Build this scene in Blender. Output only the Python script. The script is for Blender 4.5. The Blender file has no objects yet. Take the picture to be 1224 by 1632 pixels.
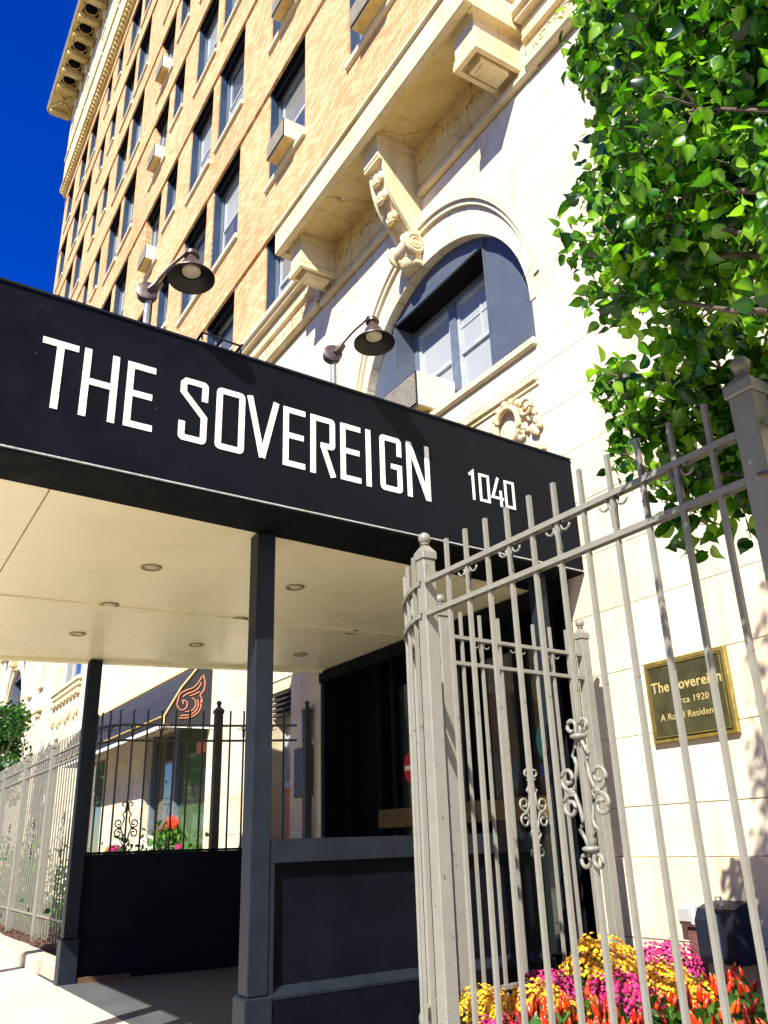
import bpy, bmesh, math, random
import numpy as np
from mathutils import Vector, Matrix
random.seed(7)
rng = np.random.default_rng(7)
SC = bpy.context.scene
COL = SC.collection
# ---------------------------------------------------------------- camera
cam_d = bpy.data.cameras.new('camera')
cam = bpy.data.objects.new('camera', cam_d); COL.objects.link(cam)
yaw, pit, rol = math.radians(57.716), math.radians(21.545), math.radians(-1.888)
fw = Vector((-math.sin(yaw)*math.cos(pit), math.cos(yaw)*math.cos(pit), math.sin(pit)))
r0 = Vector((math.cos(yaw), math.sin(yaw), 0)); u0 = r0.cross(fw)
rt = r0*math.cos(rol) + u0*math.sin(rol); up = u0*math.cos(rol) - r0*math.sin(rol)
cam.matrix_world = Matrix(((rt.x, up.x, -fw.x, 0), (rt.y, up.y, -fw.y, 0), (rt.z, up.z, -fw.z, 1.2), (0, 0, 0, 1)))
cam_d.sensor_width = 36; cam_d.lens = 1340*36/1632
cam_d.clip_start = .05; cam_d.clip_end = 2000
SC.camera = cam
# ---------------------------------------------------------------- light
SUN = Vector((.7, -1, 1.10)).normalized()
elev = math.asin(SUN.z); azim = math.atan2(SUN.x, SUN.y)
wd = bpy.data.worlds.new('World'); SC.world = wd; wd.use_nodes = True
nt = wd.node_tree; bg = nt.nodes['Background']
sky = nt.nodes.new('ShaderNodeTexSky'); sky.sky_type = 'NISHITA'; sky.sun_disc = False
sky.sun_elevation = elev; sky.sun_rotation = azim
sky.ozone_density = 3.0; sky.air_density = .9; sky.dust_density = .2; sky.altitude = 200
hs = nt.nodes.new('ShaderNodeHueSaturation'); hs.inputs['Saturation'].default_value = 1.7; hs.inputs['Value'].default_value = 1.8; hs.inputs['Hue'].default_value = .533
nt.links.new(sky.outputs[0], hs.inputs['Color']); nt.links.new(hs.outputs[0], bg.inputs['Color'])
bg.inputs['Strength'].default_value = .06
sd = bpy.data.lights.new('sun', 'SUN'); sd.energy = 5.0; sd.angle = math.radians(.5); sd.color = (1, .955, .88)
so = bpy.data.objects.new('sun', sd); COL.objects.link(so)
so.rotation_euler = (-SUN).to_track_quat('-Z', 'Y').to_euler()
SC.view_settings.view_transform = 'Standard'; SC.view_settings.look = 'None'
SC.view_settings.exposure = 1.05; SC.view_settings.gamma = 1
SC.view_settings.use_curve_mapping = False
SC.cycles.max_bounces = 8; SC.cycles.diffuse_bounces = 5

# ---------------------------------------------------------------- materials
def newmat(name):
    m = bpy.data.materials.new(name); m.use_nodes = True
    return m, m.node_tree, m.node_tree.nodes['Principled BSDF']
def N(nt, t, **kw):
    n = nt.nodes.new('ShaderNode'+t)
    for k, v in kw.items():
        if k in n.inputs: n.inputs[k].default_value = v
        else: setattr(n, k, v)
    return n
def ramp(nt, fac, stops):
    r = nt.nodes.new('ShaderNodeValToRGB')
    while len(r.color_ramp.elements) < len(stops): r.color_ramp.elements.new(.5)
    for e, (p, c) in zip(r.color_ramp.elements, stops):
        e.position = p; e.color = (*c, 1) if len(c) == 3 else c
    nt.links.new(fac, r.inputs[0]); return r
def mix(nt, fac, a, b, mode='MIX'):
    m = nt.nodes.new('ShaderNodeMix'); m.data_type = 'RGBA'; m.blend_type = mode
    for s, v in ((0, fac), (6, a), (7, b)):
        if hasattr(v, 'links') or hasattr(v, 'is_linked'): nt.links.new(v, m.inputs[s])
        else: m.inputs[s].default_value = v if s == 0 else (*v, 1)
    return m.outputs[2]
def plain(name, col, rough=.6, var=.15, scale=6, bump=.02, metal=0, spec=.5, speck=None, coat=0):
    """paint / metal / stone with mottling, fine relief and, on request, specks of wear"""
    m, t, b = newmat(name)
    tc = N(t, 'TexCoord'); n1 = N(t, 'TexNoise', Scale=scale, Detail=6.0, Roughness=.6)
    t.links.new(tc.outputs['Object'], n1.inputs['Vector'])
    lo = tuple(c*(1-var) for c in col); hi = tuple(min(1, c*(1+var)) for c in col)
    c = ramp(t, n1.outputs[0], [(.3, lo), (.7, hi)]).outputs[0]
    if speck:
        n2 = N(t, 'TexNoise', Scale=speck[1], Detail=2.0); t.links.new(tc.outputs['Object'], n2.inputs['Vector'])
        f = ramp(t, n2.outputs[0], [(speck[2], (0,)*3), (speck[2]+.02, (1,)*3)])
        c = mix(t, f.outputs[0], c, speck[0])
    t.links.new(c, b.inputs['Base Color'])
    r = ramp(t, n1.outputs[0], [(.2, (rough*.8,)*3), (.8, (min(1, rough*1.25),)*3)])
    t.links.new(r.outputs[0], b.inputs['Roughness'])
    b.inputs['Metallic'].default_value = metal; b.inputs['Specular IOR Level'].default_value = spec
    b.inputs['Coat Weight'].default_value = coat
    n3 = N(t, 'TexNoise', Scale=scale*9, Detail=4.0); t.links.new(tc.outputs['Object'], n3.inputs['Vector'])
    bp = N(t, 'Bump', Strength=.5, Distance=bump); t.links.new(n3.outputs[0], bp.inputs['Height'])
    t.links.new(bp.outputs[0], b.inputs['Normal'])
    return m
def stone(name, c1, c2, c3, stain=.5, crack=False, joints=None, ocrand=True):
    m, t, b = newmat(name)
    ge = N(t, 'NewGeometry'); oi = N(t, 'ObjectInfo')
    n1 = N(t, 'TexNoise', Scale=1.7, Detail=8.0, Roughness=.65); t.links.new(ge.outputs['Position'], n1.inputs['Vector'])
    c = ramp(t, n1.outputs[0], [(.3, c1), (.5, c2), (.72, c3)]).outputs[0]
    if ocrand:
        r = ramp(t, oi.outputs['Random'], [(0, (.86, .84, .8)), (.5, (1, 1, 1)), (1, (1.0, .95, .87))])
        c = mix(t, 1.0, c, r.outputs[0], 'MULTIPLY')
    mp = N(t, 'Mapping'); mp.inputs['Scale'].default_value = (6, 6, .5); t.links.new(ge.outputs['Position'], mp.inputs[0])
    n2 = N(t, 'TexNoise', Scale=1.2, Detail=5.0); t.links.new(mp.outputs[0], n2.inputs['Vector'])
    f = ramp(t, n2.outputs[0], [(.56, (0,)*3), (.78, (stain,)*3)])
    c = mix(t, f.outputs[0], c, (c1[0]*.55, c1[1]*.47, c1[2]*.38))
    if crack:
        v = N(t, 'TexVoronoi', Scale=.9, feature='DISTANCE_TO_EDGE')
        nn = N(t, 'TexNoise', Scale=5.0, Detail=4.0); t.links.new(ge.outputs['Position'], nn.inputs['Vector'])
        ad = mix(t, .16, ge.outputs['Position'], nn.outputs['Color']); t.links.new(ad, v.inputs['Vector'])
        f2 = ramp(t, v.outputs['Distance'], [(.0, (.7,)*3), (.005, (0,)*3)])
        c = mix(t, f2.outputs[0], c, (.10, .065, .03))
    if joints:
        sp = N(t, 'SeparateXYZ'); t.links.new(ge.outputs['Position'], sp.inputs[0])
        cb = N(t, 'CombineXYZ'); t.links.new(sp.outputs[0], cb.inputs[0]); t.links.new(sp.outputs[2], cb.inputs[1])
        br = N(t, 'TexBrick', Scale=1.0); br.inputs['Brick Width'].default_value = joints[0]; br.inputs['Row Height'].default_value = joints[1]
        br.inputs['Mortar Size'].default_value = .008; br.inputs['Color1'].default_value = (1, 1, 1, 1); br.inputs['Color2'].default_value = (.9, .88, .85, 1)
        br.inputs['Mortar'].default_value = (.72, .64, .52, 1); t.links.new(cb.outputs[0], br.inputs['Vector'])
        c = mix(t, 1.0, c, br.outputs['Color'], 'MULTIPLY')
    t.links.new(c, b.inputs['Base Color']); b.inputs['Roughness'].default_value = .85; b.inputs['Specular IOR Level'].default_value = .2
    n3 = N(t, 'TexNoise', Scale=38.0, Detail=6.0); t.links.new(ge.outputs['Position'], n3.inputs['Vector'])
    bp = N(t, 'Bump', Strength=.35, Distance=.012); t.links.new(n3.outputs[0], bp.inputs['Height']); t.links.new(bp.outputs[0], b.inputs['Normal'])
    return m
def brickmat():
    m, t, b = newmat('tan_brick')
    ge = N(t, 'NewGeometry'); sp = N(t, 'SeparateXYZ'); t.links.new(ge.outputs['Position'], sp.inputs[0])
    # x+y so that the returns of the openings carry courses too
    ad = N(t, 'Math', operation='ADD'); t.links.new(sp.outputs[0], ad.inputs[0]); t.links.new(sp.outputs[1], ad.inputs[1])
    cb = N(t, 'CombineXYZ'); t.links.new(ad.outputs[0], cb.inputs[0]); t.links.new(sp.outputs[2], cb.inputs[1])
    br = N(t, 'TexBrick', Scale=1.0); br.inputs['Brick Width'].default_value = .215; br.inputs['Row Height'].default_value = .0815
    br.inputs['Mortar Size'].default_value = .0075; br.inputs['Mortar Smooth'].default_value = .3; br.inputs['Bias'].default_value = -.1
    br.inputs['Color1'].default_value = (.80, .535, .275, 1); br.inputs['Color2'].default_value = (.57, .315, .13, 1)
    br.inputs['Mortar'].default_value = (.42, .27, .14, 1)
    t.links.new(cb.outputs[0], br.inputs['Vector'])
    n = N(t, 'TexNoise', Scale=.5, Detail=6.0); t.links.new(ge.outputs['Position'], n.inputs['Vector'])
    f = ramp(t, n.outputs[0], [(.3, (.86, .84, .8)), (.7, (1.08, 1.08, 1.08))])
    t.links.new(mix(t, 1.0, br.outputs['Color'], f.outputs[0], 'MULTIPLY'), b.inputs['Base Color'])
    b.inputs['Roughness'].default_value = .85; b.inputs['Specular IOR Level'].default_value = .2
    bp = N(t, 'Bump', Strength=.8, Distance=.02, invert=True); t.links.new(br.outputs['Fac'], bp.inputs['Height'])
    t.links.new(bp.outputs[0], b.inputs['Normal'])
    return m
def glassmat(name, col, rough=.03, refl=.35, tint=(1, 1, 1)):
    m, t, b = newmat(name)
    b.inputs['Base Color'].default_value = (*col, 1); b.inputs['Roughness'].default_value = .6
    g = N(t, 'BsdfGlossy', Roughness=rough); g.inputs['Color'].default_value = (*tint, 1)
    lw = N(t, 'LayerWeight', Blend=refl); mx = N(t, 'MixShader')
    t.links.new(lw.outputs['Fresnel'], mx.inputs[0]); t.links.new(b.outputs[0], mx.inputs[1]); t.links.new(g.outputs[0], mx.inputs[2])
    t.links.new(mx.outputs[0], t.nodes['Material Output'].inputs[0])
    nz = N(t, 'TexNoise', Scale=.9, Detail=1.0); ge = N(t, 'NewGeometry'); t.links.new(ge.outputs['Position'], nz.inputs['Vector'])
    bp = N(t, 'Bump', Strength=.25, Distance=.05); t.links.new(nz.outputs[0], bp.inputs['Height']); t.links.new(bp.outputs[0], g.inputs['Normal'])
    return m
def leafmat(name, cols, trans=.35, rough=.35):
    m, t, b = newmat(name)
    oi = N(t, 'ObjectInfo'); ge = N(t, 'NewGeometry')
    n = N(t, 'TexNoise', Scale=9.0, Detail=1.0); t.links.new(ge.outputs['Position'], n.inputs['Vector'])
    av = N(t, 'Attribute', attribute_name='tone')
    s = N(t, 'Math', operation='ADD'); t.links.new(n.outputs[0], s.inputs[0]); t.links.new(av.outputs['Fac'], s.inputs[1])
    s2 = N(t, 'Math', operation='MULTIPLY_ADD'); t.links.new(oi.outputs['Random'], s2.inputs[0]); s2.inputs[1].default_value = .12; t.links.new(s.outputs[0], s2.inputs[2])
    k = len(cols)-1
    r = ramp(t, s2.outputs[0], [(.3+.7*i/k, c) for i, c in enumerate(cols)])
    t.links.new(r.outputs[0], b.inputs['Base Color']); b.inputs['Roughness'].default_value = rough
    tr = N(t, 'BsdfTranslucent'); c2 = mix(t, 1.0, r.outputs[0], (2.2, 2.3, .6), 'MULTIPLY'); t.links.new(c2, tr.inputs['Color'])
    mx = N(t, 'MixShader'); mx.inputs[0].default_value = trans
    t.links.new(b.outputs[0], mx.inputs[1]); t.links.new(tr.outputs[0], mx.inputs[2])
    t.links.new(mx.outputs[0], t.nodes['Material Output'].inputs[0])
    return m
M = {}
M['brick'] = brickmat()
M['stone'] = stone('limestone', (.66, .56, .38), (.74, .65, .47), (.78, .71, .54), .5)
M['stone_far'] = stone('limestone_far', (.66, .56, .38), (.74, .65, .47), (.78, .71, .54), .45, joints=(.95, .495), ocrand=False)
M['trim'] = stone('carved_stone', (.60, .45, .22), (.73, .59, .34), (.78, .67, .44), .5, ocrand=False)
M['soffit'] = stone('bounce_yellow_stone', (.66, .47, .16), (.76, .58, .24), (.80, .66, .34), .5, crack=True, ocrand=False)  # streaks and cracks, plus yellow bounce light put into the colour
M['joint'] = plain('mortar', (.60, .50, .34), .9)
M['glassm'] = glassmat('window_glass_with_blind', (.22, .21, .17), .06, .35)
M['jamb'] = plain('navy_jamb', (.022, .045, .085), .45, spec=.3)
M['sillstone'] = plain('pale_sill_stone', (.66, .56, .36), .8)
M['cornice'] = stone('ochre_terracotta', (.42, .31, .10), (.60, .46, .19), (.72, .60, .34), .6, ocrand=False)
M['white'] = plain('cream_metal', (.72, .66, .50), .5)
M['acgrille'] = plain('grille_metal', (.40, .36, .26), .5)
M['frame'] = plain('window_frame_paint', (.13, .16, .20), .45)
M['frame2'] = plain('pale_sash', (.42, .46, .46), .5)
M['glass'] = glassmat('window_glass', (.05, .07, .09), .02, .55)
M['glassc'] = glassmat('window_glass_with_curtain', (.36, .38, .36), .05, .3)
M['glassl'] = glassmat('window_glass_with_shade', (.30, .31, .30), .1, .25)
M['glassd'] = glassmat('door_glass', (.004, .006, .006), .02, .42)
M['glassg'] = glassmat('shop_glass', (.03, .085, .012), .03, .35)  # green of reflected trees put into the base colour
M['blue'] = plain('slate_blue_paint', (.076, .094, .122), .55, .12, 3, .01)
M['black'] = plain('canopy_navy_black', (.0045, .0053, .009), .5, .25, 2.5, .004, spec=.07, speck=((.2, .19, .17), 55, .78))
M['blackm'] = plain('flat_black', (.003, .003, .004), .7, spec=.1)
M['navy'] = plain('post_navy_paint', (.013, .017, .0235), .42, .2, 5, .003, spec=.14, speck=((.16, .16, .16), 60, .785))
M['letter'] = plain('letter_white', (.86, .85, .80), .4, .03)
M['ceil'] = plain('cream_ceiling_paint', (.86, .79, .52), .28, .05, 1.2, .002)
M['fence'] = plain('grey_fence_paint', (.225, .218, .178), .4, .08, 14, .002, speck=((.13, .08, .045), 34, .71))
M['fenced'] = plain('shaded_fence_paint', (.05, .045, .04), .45, .1, 14, .002)  # fence grey darkened for the run standing in shade
M['lamp'] = plain('brown_lamp_enamel', (.085, .055, .045), .35, .3, 20, .002, metal=.3)
M['lampin'] = plain('lamp_inside', (.012, .010, .009), .5)
M['bulb'] = plain('frosted_lens', (.62, .56, .38), .4, .15, 12)
M['galv'] = plain('galvanised_pipe', (.25, .27, .30), .45, .1, 8, metal=.4)
M['chrome'] = plain('downlight_trim', (.34, .28, .14), .3, .2, 20, metal=.6)
M['conc'] = plain('sidewalk_concrete', (.58, .52, .40), .85, .10, 2.0, .01)
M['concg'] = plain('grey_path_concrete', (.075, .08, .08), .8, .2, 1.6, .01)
M['kerb'] = plain('kerb_concrete', (.56, .48, .34), .85, .15, 5, .02)
M['asph'] = plain('asphalt', (.05, .05, .052), .9, .2, 4, .02)
M['mulch'] = plain('bark_mulch', (.11, .055, .028), .95, .5, 30, .06)
M['soil'] = plain('planting_soil', (.05, .03, .018), .95, .4, 20, .05)
M['plaque'] = plain('dark_bronze', (.075, .07, .03), .45, .35, 9, .004, metal=.4)
M['brass'] = plain('weathered_brass', (.34, .25, .06), .4, .3, 14, .003, metal=.6)
M['woodb'] = plain('brass_rail', (.17, .11, .035), .3, .25, 8, metal=.5)
M['awn'] = plain('black_awning_canvas', (.018, .019, .023), .6, .2, 4, .01)
M['gold'] = plain('gold_piping', (.66, .45, .12), .5)
M['emblem'] = plain('salmon_emblem', (.72, .26, .13), .5)
M['red'] = plain('red_sign', (.55, .02, .02), .4)
M['teal'] = plain('teal_decal', (.05, .30, .27), .5)
M['bluesign'] = plain('blue_decal', (.03, .06, .45), .5)
M['bark'] = plain('pear_bark', (.12, .085, .06), .85, .3, 12, .03)
M['leaf'] = leafmat('pear_leaf', [(.008, .035, .005), (.022, .095, .007), (.07, .22, .010), (.22, .42, .03)], .34, .27)
M['leafd'] = leafmat('dark_foliage', [(.008, .035, .008), (.02, .08, .012), (.05, .16, .02)], .2)
M['leafb'] = leafmat('bedding_foliage', [(.015, .06, .008), (.05, .16, .02), (.13, .28, .05)], .25)
M['mumy'] = leafmat('yellow_mum', [(.62, .25, .004), (.80, .42, .008), (.85, .52, .02)], .1, .6)
M['mumm'] = leafmat('magenta_mum', [(.30, .004, .075), (.46, .01, .13), (.58, .03, .20)], .1, .6)
M['mumw'] = leafmat('white_mum', [(.7, .68, .6), (.8, .78, .72)], .1, .6)
M['lav'] = leafmat('lavender_kale', [(.10, .07, .13), (.30, .24, .36), (.6, .55, .6)], .1, .6)
M['pepper'] = leafmat('red_pepper', [(.55, .012, .004), (.70, .05, .01), (.75, .22, .02)], .05, .25)
M['meter'] = plain('grey_plastic', (.45, .45, .42), .4, .06)
M['boxnavy'] = plain('dark_box_paint', (.012, .015, .024), .45, .1, 5, .002, spec=.2)
M['pvc'] = plain('brown_conduit', (.14, .06, .05), .5)
M['plate'] = plain('pale_blue_notice', (.35, .45, .62), .5, .2, 30)
M['slate'] = plain('slate_plate', (.07, .09, .13), .5)

# ---------------------------------------------------------------- mesh helpers
WL = {}
class MB:
    def __init__(s): s.v = []; s.f = []
    def add(s, vs, fs):
        o = len(s.v); s.v += [tuple(v) for v in vs]; s.f += [tuple(o+i for i in f) for f in fs]; return s
    def box(s, x0, x1, y0, y1, z0, z1, b=0):
        if b <= 0:
            return s.add([(x, y, z) for x in (x0, x1) for y in (y0, y1) for z in (z0, z1)],
                         [(0, 1, 3, 2), (4, 6, 7, 5), (0, 4, 5, 1), (2, 3, 7, 6), (0, 2, 6, 4), (1, 5, 7, 3)])
        bm = bmesh.new(); bmesh.ops.create_cube(bm, size=1)
        for v in bm.verts: v.co = Vector(((x0+x1)/2+v.co.x*(x1-x0), (y0+y1)/2+v.co.y*(y1-y0), (z0+z1)/2+v.co.z*(z1-z0)))
        bmesh.ops.bevel(bm, geom=bm.edges[:], offset=b, segments=1, affect='EDGES')
        bm.verts.index_update(); s.add([v.co for v in bm.verts], [[v.index for v in f.verts] for f in bm.faces]); bm.free(); return s
    def obox(s, c, ax, hx, hy, hz):
        """box centred c, its x axis turned by angle ax about z"""
        ca, sa = math.cos(ax), math.sin(ax); vs = []
        for x in (-hx, hx):
            for y in (-hy, hy):
                for z in (-hz, hz): vs.append((c[0]+x*ca-y*sa, c[1]+x*sa+y*ca, c[2]+z))
        return s.add(vs, [(0, 1, 3, 2), (4, 6, 7, 5), (0, 4, 5, 1), (2, 3, 7, 6), (0, 2, 6, 4), (1, 5, 7, 3)])
    def prism(s, poly, a, b, axis='z'):
        """extrude polygon: axis z -> (x,y) poly; y -> (x,z) poly; x -> (y,z) poly"""
        def P(p, h): return (p[0], p[1], h) if axis == 'z' else ((p[0], h, p[1]) if axis == 'y' else (h, p[0], p[1]))
        n = len(poly)
        return s.add([P(p, a) for p in poly]+[P(p, b) for p in poly],
                     [tuple(range(n)), tuple(range(2*n-1, n-1, -1))]+[(i, (i+1) % n, n+(i+1) % n, n+i) for i in range(n)])
    def tube(s, pts, r, n=6, closed=False, flat=None):
        pts = [Vector(p) for p in pts]; k = len(pts); rr = r if isinstance(r, (list, tuple)) else [r]*k
        vs = []; ref = Vector((0, 0, 1))
        for i, p in enumerate(pts):
            a = pts[(i-1) % k] if (closed or i > 0) else p; b = pts[(i+1) % k] if (closed or i < k-1) else p
            d = (b-a).normalized(); q = ref if abs(d.dot(ref)) < .95 else Vector((1, 0, 0))
            u = d.cross(q).normalized(); w = u.cross(d)
            for j in range(n):
                t = 2*math.pi*(j+.5)/n; vs.append(p+(u*math.cos(t)+w*math.sin(t))*rr[i])
        fs = []
        for i in range(k if closed else k-1):
            for j in range(n):
                a = i*n+j; b = i*n+(j+1) % n; c = ((i+1) % k)*n+(j+1) % n; d = ((i+1) % k)*n+j; fs.append((a, b, c, d))
        if not closed: fs += [tuple(range(n-1, -1, -1)), tuple(range((k-1)*n, k*n))]
        return s.add(vs, fs)
    def lathe(s, c, prof, n=16, axis=(0, 0, 1), cap=True):
        ax = Vector(axis).normalized(); q = Vector((0, 0, 1)) if abs(ax.z) < .9 else Vector((1, 0, 0))
        u = ax.cross(q).normalized(); w = ax.cross(u); c = Vector(c); vs = []
        for r, h in prof:
            for j in range(n):
                t = 2*math.pi*j/n; vs.append(c+ax*h+(u*math.cos(t)+w*math.sin(t))*max(r, 1e-4))
        fs = [(i*n+j, i*n+(j+1) % n, (i+1)*n+(j+1) % n, (i+1)*n+j) for i in range(len(prof)-1) for j in range(n)]
        if cap: fs += [tuple(range(n-1, -1, -1)), tuple(range((len(prof)-1)*n, len(prof)*n))]
        return s.add(vs, fs)
    def sphere(s, c, r, n=12, sc=(1, 1, 1)):
        m = max(4, n//2); prof = []
        vs = []; fs = []
        for i in range(m+1):
            a = math.pi*i/m
            for j in range(n):
                t = 2*math.pi*j/n; vs.append((c[0]+sc[0]*r*math.sin(a)*math.cos(t), c[1]+sc[1]*r*math.sin(a)*math.sin(t), c[2]-sc[2]*r*math.cos(a)))
        for i in range(m):
            for j in range(n): fs.append((i*n+j, i*n+(j+1) % n, (i+1)*n+(j+1) % n, (i+1)*n+j))
        return s.add(vs, fs)
    def quad(s, a, b, c, d): return s.add([a, b, c, d], [(0, 1, 2, 3)])
    def mesh(s, name, m, off=(0, 0, 0), smooth=False):
        me = bpy.data.meshes.new(name); me.from_pydata([(v[0]-off[0], v[1]-off[1], v[2]-off[2]) for v in s.v], [], s.f)
        if isinstance(m, str): m = M[m]
        me.materials.append(m)
        if not s.f: return me
        bm = bmesh.new(); bm.from_mesh(me); bmesh.ops.recalc_face_normals(bm, faces=bm.faces); bm.to_mesh(me); bm.free()
        if smooth:
            me.polygons.foreach_set('use_smooth', [True]*len(me.polygons))
            if smooth != 'all': me.set_sharp_from_angle(angle=math.radians(40))
        return me
    def build(s, name, m, parent=None, smooth=False, off=None, kind=None):
        w = WL[parent.name] if parent else Vector((0, 0, 0))
        o2 = Vector(off) if off is not None else w.copy()
        me = s.mesh(name, m, o2, smooth); o = bpy.data.objects.new(name, me); COL.objects.link(o)
        o.location = o2-w; o.parent = parent; WL[o.name] = o2
        if kind: o['kind'] = kind
        return o
def thing(name, loc, label, cat, group=None):
    o = bpy.data.objects.new(name, None); COL.objects.link(o); o.location = loc; WL[o.name] = Vector(loc)
    o.empty_display_size = .2
    o['label'] = label; o['category'] = cat
    if group: o['group'] = group
    return o
def tag(o, label, cat, group=None):
    o['label'] = label; o['category'] = cat
    if group: o['group'] = group
    return o
def struct(o): o['kind'] = 'structure'; return o
def inst(me, name, parent, loc, rot=(0, 0, 0), sc=None):
    """another object on the same mesh, given in world position"""
    o = bpy.data.objects.new(name, me); COL.objects.link(o)
    w = WL[parent.name] if parent else Vector((0, 0, 0))
    o.location = Vector(loc)-w; o.parent = parent; o.rotation_euler = rot; WL[o.name] = Vector(loc)
    if sc: o.scale = sc
    return o
def copy_tree(o, loc, label=None):
    """copy of a thing with copies of its parts and sub-parts"""
    c = o.copy(); COL.objects.link(c); c.location = loc
    if label: c['label'] = label
    for ch in o.children:
        d = ch.copy(); COL.objects.link(d); d.parent = c
        for g in ch.children:
            e = g.copy(); COL.objects.link(e); e.parent = d
    return c
def stroke(path, w, closed=False):
    """outline quads of a mitred polyline in 2D"""
    n = len(path); L = []; R = []
    P = [Vector(p) for p in path]
    for i in range(n):
        a = P[i]-P[i-1] if i > 0 else P[1]-P[0]; b = P[i+1]-P[i] if i < n-1 else P[i]-P[i-1]
        if closed: a = P[i]-P[i-1]; b = P[(i+1) % n]-P[i]
        a.normalize(); b.normalize(); na = Vector((-a.y, a.x)); nb = Vector((-b.y, b.x))
        m = (na+nb); m.normalize(); k = w/2/max(.35, m.dot(na)); L.append(P[i]+m*k); R.append(P[i]-m*k)
    return L, R
# ================================================================ ground
YW = 4.98
struct(MB().box(-400, 400, -400, 600, -.5, -.02).build('ground', 'asph'))
struct(MB().box(-60, 30, -3.2, 2.16, -.3, 0).build('sidewalk', 'conc'))
mb = MB()
for i in range(-30, 16): mb.box(i*1.52-.006, i*1.52+.006, -3.2, 2.16, -.004, .0015)
mb.box(-60, 30, -.52, -.508, -.004, .0015)
j = mb.build('sidewalk_joints', 'joint'); struct(j)
struct(MB().prism([(-9.95, 2.163), (-4.9, 2.163), (-4.9, 5.6), (-9.6, 5.6)], -.25, .004).build('entry_path', 'concg'))
struct(MB().box(-60, 30, -3.45, -3.2, -.3, .02).build('street_kerb', 'kerb'))
struct(MB().box(-100, 60, -16, -3.45, -.3, -.008).build('road', 'asph'))
struct(MB().box(-60, 30, -19, -16, -.3, .01).build('far_pavement', 'conc'))
def mound(name, x0, x1, y0, y1, z, mat, n=60, amp=.05):
    nx = int((x1-x0)/.14); ny = int((y1-y0)/.14); vs = []; fs = []
    for i in range(nx+1):
        for j in range(ny+1):
            e = min(1, 4*min(j/ny, 1-j/ny)+.3)
            vs.append((x0+(x1-x0)*i/nx, y0+(y1-y0)*j/ny, z*e+random.uniform(-amp, amp)*.5))
    for i in range(nx):
        for j in range(ny): a = i*(ny+1)+j; fs.append((a, a+1, a+ny+2, a+ny+1))
    m = MB(); m.add(vs, fs); return struct(m.build(name, mat, smooth=True))
mound('mulch_bed', -34, -10.35, 2.34, 4.97, .14, 'mulch')
mound('planting_bed', -4.4, 6, 2.36, 4.97, .14, 'soil')
# kerb blocks that edge the mulch bed, each its own stone, one set back as in the photograph
kb = thing('stone_edging', (-12, 2.25, 0), 'pale concrete edging blocks stepping along the mulch bed beside the left fence', 'edging')
x = -10.34; k = 0
while x > -22:
    L = (.62, .75, 1.5, 1.5)[min(k, 3)]; y0 = (2.24, 2.17, 2.10)[min(k, 2)]
    MB().box(x-L, x-.012, y0, 2.42, -.05, .15-.01*(k % 2), .018).build('edging_block', 'kerb', kb); x -= L; k += 1
kc = thing('stone_edging', (0, 2.3, 0), 'low concrete kerb under the right fence before the flowers', 'edging')
for k in range(6): MB().box(-3.4+k*1.3, -2.115+k*1.3, 2.3, 2.42, -.05, .12, .015).build('edging_block', 'kerb', kc)

# ================================================================ building
BL = thing('apartment_building', (-17, YW, 0), 'tall tan brick apartment block with limestone base, arched window and ochre cornice', 'building')
def holed(x0, x1, z0, z1, holes, y, depth, mb, back=True):
    xs = sorted({x0, x1, *[h[0] for h in holes], *[h[1] for h in holes]}); zs = sorted({z0, z1, *[h[2] for h in holes], *[h[3] for h in holes]})
    for i in range(len(xs)-1):
        for j in range(len(zs)-1):
            cx = (xs[i]+xs[i+1])/2; cz = (zs[j]+zs[j+1])/2
            if any(h[0] < cx < h[1] and h[2] < cz < h[3] for h in holes): continue
            mb.quad((xs[i], y, zs[j]), (xs[i+1], y, zs[j]), (xs[i+1], y, zs[j+1]), (xs[i], y, zs[j+1]))
    for a, b, c, d in holes:
        mb.quad((a, y, c), (a, y+depth, c), (a, y+depth, d), (a, y, d)); mb.quad((b, y, c), (b, y+depth, c), (b, y+depth, d), (b, y, d))
        mb.quad((a, y, d), (b, y, d), (b, y+depth, d), (a, y+depth, d)); mb.quad((a, y, c), (b, y, c), (b, y+depth, c), (a, y+depth, c))
    return mb
WIDE = [(-37.5, -35.95), (-34.7, -33.2), (-32.7, -31.15), (-26.0, -24.4), (-24.05, -22.52), (-20.6, -19.15), (-16.68, -15.08), (-14.68, -13.1), (-11.63, -10.05), (-8.5, -6.9), (-5.4, -3.8), (-2.6, -1.0), (.2, 1.8)]
SMALL = [(-29.8, -28.9), (-28.05, -27.1), (-18.7, -17.72)]
SILL = [9.62, 12.78, 16.38, 20.0, 23.55, 27.1, 30.65]
HEAD = [11.45]+[15.13, 18.73, 22.4, 25.95, 29.5, 33.05]
holes = []; WIN = []
for r, (zs, zh) in enumerate(zip(SILL, HEAD)):
    for a, b in WIDE: holes.append((a, b, zs, zh)); WIN.append((a, b, zs, zh, 0))
    for a, b in SMALL:
        z2 = zs+.62 if r else zs
        holes.append((a, b, z2, zh)); WIN.append((a, b, z2, zh, 1))
mb = MB(); holed(-38.3, 4, 9.5, 33.8, holes, YW, .45, mb)
mb.quad((-38.3, YW, 9.5), (-38.3, 30, 9.5), (-38.3, 30, 34), (-38.3, YW, 34)); mb.quad((4, YW, 0), (4, 30, 0), (4, 30, 40), (4, YW, 40))
mb.build('brick_wall', 'brick', BL)
MB().box(-38.2, 3.9, 5.75, 30, .2, 39.8).build('inner_wall', 'blackm', BL)
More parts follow.
